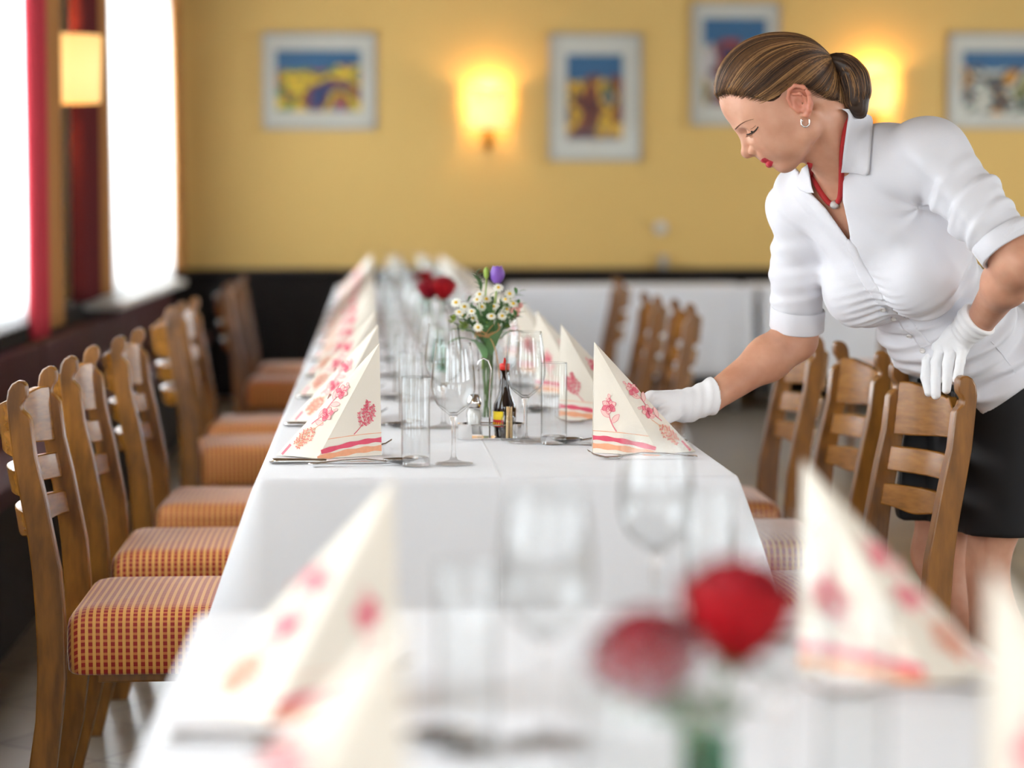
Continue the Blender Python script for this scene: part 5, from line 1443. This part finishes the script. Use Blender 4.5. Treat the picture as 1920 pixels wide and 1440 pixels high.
# strands laid over the cap and the tail
rsn = np.random.RandomState(9)
def to_mesh(cu, name):
    t = bpy.data.objects.new(name, cu); C.objects.link(t); dg = bpy.context.evaluated_depsgraph_get()
    me = bpy.data.meshes.new_from_object(t.evaluated_get(dg)); bpy.data.objects.remove(t)
    me.polygons.foreach_set('use_smooth', np.ones(len(me.polygons), dtype=bool))
    o = bpy.data.objects.new(name, me); C.objects.link(o); o.parent = hair; o['kind'] = 'stuff'
def strands():
    cu = bpy.data.curves.new('hair_strands', 'CURVE'); cu.dimensions = '3D'; cu.bevel_depth = .00045; cu.bevel_resolution = 0; cu.resolution_u = 1
    for m in (M['hair_a'], M['hair_b'], M['hair_c']): cu.materials.append(m)
    c0 = np.array((.02, 0, .045)); e = norm(np.array(TIE) - c0); up = norm(np.cross((0, 1, 0), e)); sd = np.array((0., 1, 0))
    n = 2000; m = 24
    ph = rsn.uniform(-PI, PI, n); vv = np.outer(np.cos(ph), up) + np.outer(np.sin(ph), sd)
    th = np.linspace(.10, 2.85, m)[None, :] * rsn.uniform(.82, 1, n)[:, None]
    wob = ph[:, None] + .10 * np.sin(th * 2 + ph[:, None] * 3) + rsn.normal(0, .012, (n, 1)) * th
    D = np.cos(th)[..., None] * e + np.sin(th)[..., None] * (np.cos(wob)[..., None] * up + np.sin(wob)[..., None] * sd)
    lo = np.zeros(th.shape); hi = np.full(th.shape, .2)
    for _ in range(14):
        mid = (lo + hi) / 2; s = hair_cap((c0 + D * mid[..., None]).astype(f32)) < 0; lo = np.where(s, mid, lo); hi = np.where(s, hi, mid)
    P = c0 + D * lo[..., None]
    cut = poly_sd(P[..., 0].astype(f32), P[..., 2].astype(f32), hairline)
    l2 = np.zeros(th.shape); h2 = np.full(th.shape, .2)
    for _ in range(13):
        mid = (l2 + h2) / 2; s = head_sdf((c0 + D * mid[..., None]).astype(f32), False) < 0; l2 = np.where(s, mid, l2); h2 = np.where(s, h2, mid)
    q_ = np.clip((cut + .009) / .010, 0, 1); q_ = q_ * q_ * (3 - 2 * q_)
    rad_ = lo * (1 - q_) + np.minimum(lo, l2) * q_
    P = c0 + D * (rad_ + .0003 + rsn.uniform(0, .0016, (n, 1)) * np.sin(np.linspace(0, PI, m)) * (1 - q_))[..., None]
    W = h2w(P) - WO; tone = np.sin(ph * 9) * .5 + np.sin(ph * 23 + 1) * .4
    for i in range(n):
        lim_ = rsn.uniform(-.001, .0055); k = np.argmax(cut[i] > lim_) if (cut[i] > lim_).any() else m
        if k < 4: continue
        sp = cu.splines.new('POLY'); sp.points.add(k - 1)
        sp.points.foreach_set('co', np.c_[W[i, :k], np.ones(k)].astype(f32).ravel()); sp.points.foreach_set('radius', np.r_[np.ones(k - 2), .7, .3].astype(f32))
        sp.material_index = int(np.clip(np.round(1 + tone[i] + rsn.normal(0, .55)), 0, 2))
    to_mesh(cu, 'hair_strands')
    cu2 = bpy.data.curves.new('ponytail_strands', 'CURVE'); cu2.dimensions = '3D'; cu2.bevel_depth = .00045; cu2.bevel_resolution = 0
    for m_ in (M['hair_a'], M['hair_b'], M['hair_c']): cu2.materials.append(m_)
    T_ = np.array(tailc); L = len(T_); dT = np.gradient(T_, axis=0); dT /= np.linalg.norm(dT, axis=1)[:, None]; N_ = np.cross(dT, (0, 1, 0))
    for i in range(620):
        a = rsn.uniform(0, 2 * PI); r = rsn.uniform(.88, 1.06); en = L - rsn.randint(0, 7); st = 0
        a_ = a + np.linspace(0, rsn.normal(0, .3), L)
        p = T_ + (N_ * np.cos(a_)[:, None] + np.outer(np.sin(a_), (0, 1, 0))) * (tr_ * r)[:, None]
        W = h2w(p[:en]) - WO; sp = cu2.splines.new('POLY'); sp.points.add(len(W) - 1)
        sp.points.foreach_set('co', np.c_[W, np.ones(len(W))].astype(f32).ravel())
        sp.material_index = int(np.clip(np.round(1 + .8 * np.sin(a * 5) + rsn.normal(0, .5)), 0, 2))
    to_mesh(cu2, 'ponytail_strands')
strands()
mb = MB(); T0, T1 = h2w(zl(748, 271)) - WO, h2w(zl(772, 267)) - WO
for q in np.linspace(0, 1, 3): 
    c = T0 + (T1 - T0) * q; d = norm(T1 - T0); x = norm(np.cross(d, (0, 1, 0))); y = np.cross(d, x)
    mb.tube([tuple(c + (x * math.cos(a) + y * math.sin(a)) * .0118) for a in np.linspace(0, 2 * PI, 20)], .0040, 7)
mb.build('hair_tie', M['tie'], woman, True)

# ---- face details
def hit(px, py, fn, y0, y1, n=240):
    """first surface of fn along the photograph's ray"""
    px = np.atleast_1d(px).astype(float); py = np.atleast_1d(py).astype(float); ys = np.linspace(y0, y1, n); out = []
    for a, b in zip(px, py):
        r = ray(a, b); P = (np.array([0, 0, EYE]) + ys[:, None] * r).astype(f32); d = fn(P); k = np.argmax(d < 0)
        if not (d < 0).any(): k = int(np.argmin(d)); t = ys[k]
        elif k == 0: t = ys[0]
        else: t = ys[k - 1] + (ys[k] - ys[k - 1]) * d[k - 1] / (d[k - 1] - d[k])
        out.append(np.array([0, 0, EYE]) + t * r)
    return np.array(out)
def zc(x, y): return (1300 + x / 3.0645, 30 + y / 3.0638)       # first enlarged crop -> photograph
def face_hit(pts): p = np.array([zc(*q) for q in pts]); return hit(p[:, 0], p[:, 1], body_sdf, 3.86, 4.06, 160)
V_ = np.array([0, 0, EYE])
def lift(P, e): return [tuple(p + norm(V_ - p) * e - WO) for p in P]
lash = smooth_path(lift(face_hit([(304, 681), (318, 679), (334, 673), (350, 662), (364, 648), (372, 636)]), .0006), 3)
mb = MB(); mb.tube(lash, [.0004] + [.0011] * (len(lash) - 2) + [.0006], 6)
for q in range(1, len(lash) - 1):
    p = np.array(lash[q]); d = HF * .0055 - HU * .004 * (1.0) + HL * .002; mb.tube([tuple(p), tuple(p + d * .6), tuple(p + d + HU * .0014)], [.0004, .0003, .0001], 4)
mb.build('eyelashes', M['lash'], woman, True)
mb = MB(); mb.tube(smooth_path(lift(face_hit([(318, 658), (332, 649), (348, 639), (358, 630)]), .0003), 3), .0005, 5); mb.build('eyelid_crease', M['brow'], woman, True)
br = smooth_path(lift(face_hit([(240, 652), (258, 634), (280, 617), (305, 604), (330, 596), (346, 593)]), .0002), 4)
mb = MB(); mb.tube(br, [.0009] + list(np.linspace(.0018, .0007, len(br) - 2)) + [.0003], 6, flat=.5)
mb.build('eyebrow', M['brow'], woman, True)
eb = face_hit([(336, 668), (350, 660)])
mb = MB(); c = eb.mean(0); mb.ball(tuple(c + norm(c - V_) * .0022 - WO), (.0042, .0028, .0024), 12, 8); mb.build('iris', M['eye_dark'], woman, True)
# earring, a silver half hoop
ep = face_hit([(640, 590)])[0] - WO
er = MB(); er.tube([tuple(ep + np.array([math.cos(a) * .0075 + .0, -.004, -.008 - math.sin(a) * .0095 + .003])) for a in np.linspace(-.5, PI + .5, 32)], [.0010] * 8 + [.0017] * 16 + [.0010] * 8, 10)
er.ball(tuple(ep + np.array([-.006, -.004, -.004])), .0022); er.build('earring', M['chrome'], woman, True)

# ---- shirt
sleeveL = (shL, elL); sleeveR = (shR, elR)
def along(P, a, b): ba = (b - a).astype(f32); return ((P - a.astype(f32)) @ ba) / float(ba @ ba)
hem_line = [(1716, 742), (1727, 757), (1760, 773), (1800, 768), (1826, 764), (1842, 777), (1862, 768), (1900, 742), (1960, 700)]
V_poly = [(1596, 200), (1587, 258), (1581, 324), (1580, 376), (1590, 421), (1596, 458), (1572, 424), (1548, 390), (1514, 355), (1499, 322), (1478, 300), (1440, 240), (1520, 150)]
plk = [(1596, 457), (1612, 487), (1627, 517), (1643, 541), (1658, 563), (1678, 581), (1697, 596), (1719, 620), (1740, 643), (1765, 690), (1790, 745)]
plkW = None
def skirt_shape(P):
    d = ell(P, PEL - np.array([0, 0, .01]), (.158, .15, .120), TR)
    for hp, kn in ((HIPL, KNL), (HIPR, KNR)):
        d = smin(d, cap(P, hp, kn * .86 + hp * .14 + np.array([.02, 0, 0]), .108, .090), .05)
    d = smin(d, cap(P, PEL + np.array([.07, .02, -.04]), PEL + np.array([.07, .02, -.30]), .115, .085), .05)
    d = smin(d, cap(P, np.array([1.20, 4.46, .80]), np.array([1.155, 4.47, .60]), .10, .085), .05)
    return d
def shirt_base(P):
    d = torso_sdf(P, .008)
    d = smin(d, skirt_shape(P) - .007 + np.clip(.80 - P[..., 2], 0, 1) * 0, .015)
    d = smin(d, cap(P, at(1748, 640, 4.40), at(1806, 700, 4.50), .078, .088), .05)
    d = smin(d, cap(P, PEL + np.array([.06, .02, .02]), PEL + np.array([.08, .02, -.10]), .135, .135), .05)
    tL, tR = along(P, shL, elL), along(P, shR, elR)
    aL = chain(P, [shL, shL * .5 + elL * .5, elL + (elL - shL) * .1], [.055, .055, .050], .02)
    aR = chain(P, [shR, shR * .5 + elR * .5, elR + (elR - shR) * .1], [.054, .050, .048], .02)
    d = smin(d, aL, .022); d = smin(d, aR, .022)
    return d, tL, tR
LP, LU = None, None
def folds(P, tL, tR):
    """wrinkles of the cloth"""
    n1 = noise(P, 9.0); n2 = noise(P, 22.0, slice(5, 12))
    out = .0022 * n2
    for t, a, b, sd in ((tL, shL, elL, 1), (tR, shR, elR, 2)):
        ax = norm(b - a); x = norm(np.cross(ax, (0, 1, 0))); y = np.cross(ax, x); v = P - a.astype(f32)
        u, w_ = v @ x.astype(f32), v @ y.astype(f32); ang = np.arctan2(w_, u)
        rad = np.sqrt(u * u + w_ * w_)
        wt = np.clip((t - .12) / .2, 0, 1) * np.clip((1.0 - t) / .15, 0, 1) * np.clip((.085 - rad) / .02, 0, 1)
        f = np.sin(t * 30 + 1.7 * np.sin(ang + sd) + 2.0 * n1 + sd) ; f = np.sign(f) * np.abs(f) ** .8
        f2 = np.sin(t * 17 + 2.2 * np.sin(ang * 1 + 2) + 1.4 * n1)
        out = out + wt * (1.0 if sd == 1 else .55) * (.0034 * f + .0030 * f2 + .0016 * np.sin(t * 62 + 3 * np.sin(ang + 1) + 3 * n1))
    # drag lines across the trunk, from the placket to the side
    v = P - CHE.astype(f32); a_ = v @ AX.astype(f32); s_ = v @ SX.astype(f32); nn = v @ NX.astype(f32)
    low = np.clip((-a_ - .05) / .08, 0, 1)
    out = out + low * (.0062 * np.sin(a_ * 105 + s_ * 22 + 1.8 * n1) * np.clip(.6 + n1 * .5, 0, 1) + .0030 * np.sin(a_ * 190 - s_ * 15 + 2 * n1))
    up_ = np.clip((a_ + .02) / .08, 0, 1)
    out = out + up_ * .0038 * np.sin(s_ * 75 + a_ * 45 + 2.2 * n1)
    # gathers beside the placket at the bust
    front = np.clip(nn / .05, 0, 1)
    g = np.exp(-((a_ + .085) / .07) ** 2) * np.exp(-((s_ + .005) / .055) ** 2) * front
    out = out + g * .0036 * np.sin(a_ * 400 + 3 * np.sin(s_ * 30) + 1.5 * n1)
    # pull from the left armpit
    ap = P - (shL * .72 + UCH * .28 - AX * .06).astype(f32); r = np.linalg.norm(ap, axis=-1); ang = np.arctan2(ap @ AX.astype(f32), ap @ SX.astype(f32))
    out = out + np.exp(-(r / .10) ** 2) * .0036 * np.sin(ang * 5 + 2.5 * n1 + r * 30)
    return out
def shirt_sdf(P, cut=True):
    d, tL, tR = shirt_base(P)
    d = d - folds(P, tL, tR)
    if not cut: return d
    d = smax(d, (tL - .90) * .27 * np.where((tL > .5) & (np.linalg.norm(P - elL.astype(f32), axis=-1) < .12), 1, -1e-3) - 1e-4 * 0, .002) if False else d
    for t, a, b, e in ((tL, shL, elL, .86), (tR, shR, elR, .90)):
        L = float(np.linalg.norm(b - a)); near = np.linalg.norm(P - b.astype(f32), axis=-1) < .095
        d = np.where(near, np.maximum(d, (t - e) * L), d)
    px, py = project(P)
    hy = np.interp(px, [q[0] for q in hem_line], [q[1] for q in hem_line]).astype(f32)
    front = (P[..., 1] < 4.6)
    d = np.maximum(d, (py - hy) * f32(.00085))
    vd = poly_sd(px.astype(f32), py.astype(f32), V_poly) * f32(.00095)
    base = torso_sdf(P, -.026); 
    d = np.maximum(d, np.minimum(-vd, base))
    d = smax(d, clear(P), .012)
    # opening round the back of the neck
    nd = cap(P, h2w((-.03, 0, -.03)), NB + AX * .040, .056, .054)
    d = smax(d, -nd, .004)
    return d
shirt = sdf_obj('shirt', shirt_sdf, (.72, 3.72, .70), (1.42, 4.52, 1.42), .0036, [M['shirt']], woman, rel=1, xf=rel_)
fs = lambda P: shirt_sdf(P, False)
def grad(fn, P, e=.004):
    g = np.array([fn((P + np.eye(3)[i] * e).astype(f32)[None])[0] - fn((P - np.eye(3)[i] * e).astype(f32)[None])[0] for i in range(3)]); return norm(g)
def ribbon(pts_px, w, name, parent, fn=fs, y0=3.8, y1=4.5, off=.0015, th=.0016, mat=None, wprof=None, dens=5, off2=None):
    pp = smooth_path([(x, y, 0) for x, y in pts_px], dens); c = hit([p[0] for p in pp], [p[1] for p in pp], fn, y0, y1)
    for _ in range(2): c[1:-1] = (c[:-2] + 2 * c[1:-1] + c[2:]) / 4
    n_ = len(c); V = []; q = 6
    for i in range(n_):
        g = grad(fn, c[i], .010); d = norm(c[min(i + 1, n_ - 1)] - c[max(i - 1, 0)]); s = norm(np.cross(d, g)); ww = w * (wprof[i] if wprof is not None else 1)
        for t in (off, off + th):
            for k in range(q + 1):
                u = k / q - .5; p = c[i] + s * ww * u
                dd = fn(p.astype(f32)[None])[0]; p = p - g * dd
                e = 1 - (abs(u) * 2) ** 6 * .6
                V.append(p + g * (off + (t - off) * e) - WO)
    F = []; m = 2 * (q + 1)
    for i in range(n_ - 1):
        for k in range(q): a = i * m + k; F += [(a, a + 1, a + m + 1, a + m), (a + q + 1, a + q + 1 + m, a + q + 2 + m, a + q + 2)]
        a = i * m; F += [(a, a + m, a + m + q + 1, a + q + 1), (a + q, a + 2 * q + 1, a + m + 2 * q + 1, a + m + q)]
    F += [tuple(list(range(q + 1)) + list(range(2 * q + 1, q, -1))), tuple((n_ - 1) * m + x for x in (list(range(q, -1, -1)) + list(range(q + 1, 2 * q + 2))))]
    return mobj(name, V, F, mat or M['shirt'], parent, True)
ribbon([(1590, 449)] + [(x - 3, y + 5) for x, y in plk[:9]], .024, 'placket', shirt, off=-.0004, th=.0024, wprof=np.concatenate([np.linspace(.15, 1, 7), np.ones(60)]))
for (x, y) in [(1660, 570), (1680, 587), (1710, 619), (1735, 648)]:
    c = hit(x - 4, y + 8, fs, 3.8, 4.5)[0]; g = grad(fs, c, .012); X = norm(np.cross(g, (0, 0, 1))); Y = np.cross(g, X); mb = MB(); V = []
    pr = [(.0001, .0026), (.0030, .0026), (.0036, .0040), (.0052, .0042), (.0056, .0030), (.0056, .0015)]
    for r, z in pr:
        for k in range(18): a = k * 2 * PI / 18; V.append(c + (X * math.cos(a) + Y * math.sin(a)) * r + g * (z + .0012) - WO)
    mb.add([tuple(v) for v in V], [(i * 18 + k, i * 18 + (k + 1) % 18, (i + 1) * 18 + (k + 1) % 18, (i + 1) * 18 + k) for i in range(5) for k in range(18)]); mb.build('button', M['eye_white'], shirt, True)
# seams
for pts in ([(1858, 640), (1880, 665), (1905, 700)],):
    ribbon(pts, .0022, 'seam', shirt, off=-.0003, th=.0012)
# collar: two wings lying on the shirt
def flap(outer, inner, name, lift0, lift1, y0, y1, nu=16, nv=8, fn=fs):
    """sheet between two image polylines (roots and free edge), laid over the shirt with a little loft"""
    A = np.array(smooth_path([(x, y, 0) for x, y in inner], nu))[:, :2]; B_ = np.array(smooth_path([(x, y, 0) for x, y in outer], nu))[:, :2]
    u = np.linspace(0, 1, 24); ra = np.linspace(0, 1, len(A)); rb = np.linspace(0, 1, len(B_))
    A = np.c_[np.interp(u, ra, A[:, 0]), np.interp(u, ra, A[:, 1])]; B_ = np.c_[np.interp(u, rb, B_[:, 0]), np.interp(u, rb, B_[:, 1])]
    W_ = []
    for v in np.linspace(0, 1, nv + 1):
        q = A * (1 - v) + B_ * v; c = hit(q[:, 0], q[:, 1], fn, y0, y1)
        W_.append(c)
    W_ = np.array(W_)
    Yd = W_[..., 1].copy()
    for _ in range(6): Yd[:, 1:-1] = (Yd[:, :-2] + 2 * Yd[:, 1:-1] + Yd[:, 2:]) / 4; Yd[1:-1] = (Yd[:-2] + 2 * Yd[1:-1] + Yd[2:]) / 4
    Yd = np.minimum(Yd, W_[..., 1]); V = []
    for s in (0, 1):
        for j in range(nv + 1):
            for i in range(24):
                v = j / nv; p = W_[j, i]; r = (p - V_) / p[1]; y = Yd[j, i] - (lift0 + (lift1 - lift0) * v) - (0 if s else -.0022)
                V.append(V_ + r * y - WO)
    F = []; N = (nv + 1) * 24
    for j in range(nv):
        for i in range(23): a = j * 24 + i; F += [(a, a + 24, a + 25, a + 1), (N + a, N + a + 1, N + a + 25, N + a + 24)]
    for i in range(23): a = nv * 24 + i; F += [(a, N + a, N + a + 1, a + 1), (i, i + 1, N + i + 1, N + i)]
    for j in range(nv): a = j * 24; F += [(a, N + a, N + a + 24, a + 24), (a + 23, a + 47, N + a + 47, N + a + 23)]
    return mobj(name, V, F, M['shirt'], shirt, True)
fn_all = lambda P: np.minimum(fs(P), neck_sdf(P) - .004)
flap([(1600, 205), (1619, 212), (1636, 222), (1634, 262), (1631, 300), (1627, 328), (1605, 325), (1582, 324)], [(1578, 204), (1590, 214), (1588, 235), (1585, 258), (1582, 280), (1580, 298), (1579, 310), (1577, 324)], 'collar', .012, .008, 3.85, 4.3, fn=fn_all)
flap([(1503, 316), (1497, 330), (1492, 345), (1498, 355), (1512, 362)], [(1514, 308), (1518, 325), (1520, 338), (1522, 350), (1526, 362)], 'collar', .012, .006, 3.9, 4.4, fn=fn_all)
# turned-up cuffs
def cuff(a, b, t0, t1, r, parent):
    d = norm(b - a); x = norm(np.cross(d, (0, 1, 0))); y = np.cross(d, x); L = np.linalg.norm(b - a); V = []; n = 48
    prof = [(t0, r - .001), (t0 + .008, r + .0008), (t1 - .008, r + .0012), (t1, r + .0002), (t1, r - .004), (t0 + .03, r - .004)]
    for t, rr in prof:
        for k in range(n):
            an = 2 * PI * k / n; q = rr + .0010 * math.sin(3 * an + t * 9) + .0006 * math.sin(7 * an)
            V.append(a + d * (t * L + .004 * math.sin(an * 1 + 1)) + (x * math.cos(an) + y * math.sin(an)) * q - WO)
    F = [(i * n + k, i * n + (k + 1) % n, (i + 1) * n + (k + 1) % n, (i + 1) * n + k) for i in range(len(prof) - 1) for k in range(n)]
    return mobj('cuff', V, F, M['shirt'], parent, True)
cuff(shR, elR, .76, .92, .0515, shirt); cuff(shL, elL, .75, .885, .0545, shirt)

# ---- necklace
neckl = smooth_path([tuple(p) for p in hit([1594, 1586, 1579, 1577, 1574, 1566], [212, 240, 285, 345, 372, 384], body_sdf, 3.85, 4.3)], 5)
nk1 = [tuple(np.array(p) + norm(V_ - np.array(p)) * .004 - WO) for p in neckl]
far = hit([1518, 1522, 1530, 1541, 1553, 1562], [308, 325, 345, 364, 379, 384], body_sdf, 3.85, 4.4); far = smooth_path([tuple(p) for p in far], 5)
nk2 = [tuple(np.array(p) + norm(V_ - np.array(p)) * .005 - WO) for p in far]
nk = MB(); nk.tube(nk2, [.0052] * len(nk2), 12); nk.tube(nk1, [.0050] * len(nk1), 12); nko = nk.build('necklace', M['cordred'], woman, True)
mb = MB(); mb.ball(tuple(np.array(nk2[-1]) * .5 + np.array(nk1[-1]) * .5 + np.array([0, -.004, 0])), (.0088, .0088, .0082), 20, 12); mb.build('bead', M['bead'], nko, True)

# ---- skirt
def skirt_sdf(P):
    d = skirt_shape(P)
    d = d - .002 * np.sin(P[..., 0] * 40 + P[..., 2] * 14 + 2 * noise(P, 6))
    d = smax(d, clear(P), .01)
    return np.maximum(d, .568 - P[..., 2])
sdf_obj('skirt', skirt_sdf, (.98, 4.02, .55), (1.56, 4.64, 1.0), .006, [M['skirt']], woman, rel=1, xf=rel_)
for an in (ANL, ANR):
    def shoe(P, an=an):
        q = chain(P, [an + np.array([.025, 0, -.062]), an + np.array([-.06, 0, -.062]), an + np.array([-.155, 0, -.068])], [.030, .034, .022], .02)
        return np.maximum(smax(q, P[..., 2] - (an[2] - .040), .006), .002 - P[..., 2])
    sdf_obj('shoe', shoe, (an[0] - .2, an[1] - .06, 0), (an[0] + .08, an[1] + .06, .09), .004, [M['tie']], woman, xf=rel_)

# ---- gloved hands
def zg(x, y): return (1640 + x / 5.5393, 540 + y / 5.5385)
def gp(x, y, Y): return at(*zg(x, y), Y)
def gloveL(P):
    k = [gp(620, 610, 4.150), gp(700, 590, 4.128), gp(800, 600, 4.106), gp(915, 615, 4.080)]         # knuckles, index .. little
    mids = [gp(545, 760, 4.148), gp(635, 770, 4.122), gp(760, 790, 4.098), gp(890, 770, 4.072)]
    d3 = [gp(530, 930, 4.142), gp(635, 960, 4.118), gp(755, 950, 4.094), gp(870, 880, 4.068)]
    tips = [gp(560, 1085, 4.135), gp(635, 1110, 4.112), gp(745, 1055, 4.090), gp(845, 950, 4.066)]
    d = None
    for a, b, c, e, r in zip(k, mids, d3, tips, (.0096, .0102, .0100, .0088)):
        q = chain(P, [a, b, c, e], [r * 1.08, r, r * .96, r * .86], .003); d = q if d is None else smin(d, q, .0022)
    pal = None; w0 = gp(985, 400, 4.062)
    for a, u in zip(k, (-.012, -.004, .005, .013)):
        q = cap(P, w0 + np.array([u * .4, -u * .6, 0]), a, .0195, .0130); pal = q if pal is None else smin(pal, q, .012)
    pal = smin(pal, cap(P, w0, gp(1020, 330, 4.05), .027, .030), .012)
    th = chain(P, [gp(900, 480, 4.085), gp(760, 640, 4.165), gp(700, 800, 4.185), gp(680, 930, 4.180)], [.018, .0135, .0118, .0100], .006)
    d = smin(smin(d, pal, .008), th, .008)
    cuff_ = cap(P, gp(985, 400, 4.062), wrL + (elL - wrL) * .06, .0265, .0350)
    d = smin(d, cuff_, .01)
    t = along(P, wrL + (elL - wrL) * .03, gp(760, 620, 4.1))
    n1 = noise(P, 30)
    d = d - .0012 * np.sin(t * 34 + 2.2 * n1) * np.clip(1 - t, 0, 1) - .0006 * noise(P, 90, slice(3, 10))
    return np.maximum(d, -(t + .02) * .09)
sdf_obj('glove', gloveL, (.95, 3.98, .80), (1.22, 4.24, 1.09), .0019, [M['glove']], woman, rel=1, xf=rel_)
def rg(x, y): return (1060 + x / 5.1433, 620 + y / 5.1429)
def rp(x, y, Y): return at(*rg(x, y), Y)
def gloveR(P):
    k = [rp(830, 655, 4.135), rp(800, 690, 4.155), rp(800, 740, 4.178), rp(830, 790, 4.200)]
    mids = [rp(715, 715, 4.128), rp(700, 755, 4.150), rp(715, 800, 4.175), rp(760, 845, 4.195)]
    tips = [rp(690, 800, 4.112), rp(690, 840, 4.135), rp(715, 870, 4.158), rp(770, 890, 4.180)]
    d = None
    for a, b, c, r in zip(k, mids, tips, (.0098, .0102, .0098, .0088)):
        q = chain(P, [a, b, c], [r * 1.1, r, r * .88], .003); d = q if d is None else smin(d, q, .0024)
    w0 = rp(1180, 720, 4.18); pal = None
    for a, u in zip(k, (-.008, -.003, .003, .008)):
        q = cap(P, w0 + np.array([0, u, -u]), a, .022, .0155); pal = q if pal is None else smin(pal, q, .014)
    th = chain(P, [rp(1030, 780, 4.150), rp(920, 850, 4.120), rp(850, 865, 4.105), rp(790, 850, 4.098)], [.019, .0135, .0115, .0098], .006)
    d = smin(smin(d, pal, .008), th, .010)
    d = smin(d, cap(P, rp(1170, 725, 4.18), wrR + (elR - wrR) * .06, .0265, .0365), .014)
    t = along(P, wrR + (elR - wrR) * .035, rp(800, 720, 4.15)); n1 = noise(P, 26)
    d = d - .0012 * np.sin(t * 40 + 3.4 * n1 + 60 * (P[..., 2] - .8)) * np.clip(1.1 - t * 1.3, 0, 1) * np.clip(t * 8 + .1, .25, 1) - .0008 * noise(P, 80, slice(3, 10))
    return np.maximum(d, -(t - .015) * .115)
sdf_obj('glove', gloveR, (.44, 4.02, .752), (.76, 4.27, .90), .0019, [M['glove']], woman, rel=1, xf=rel_)
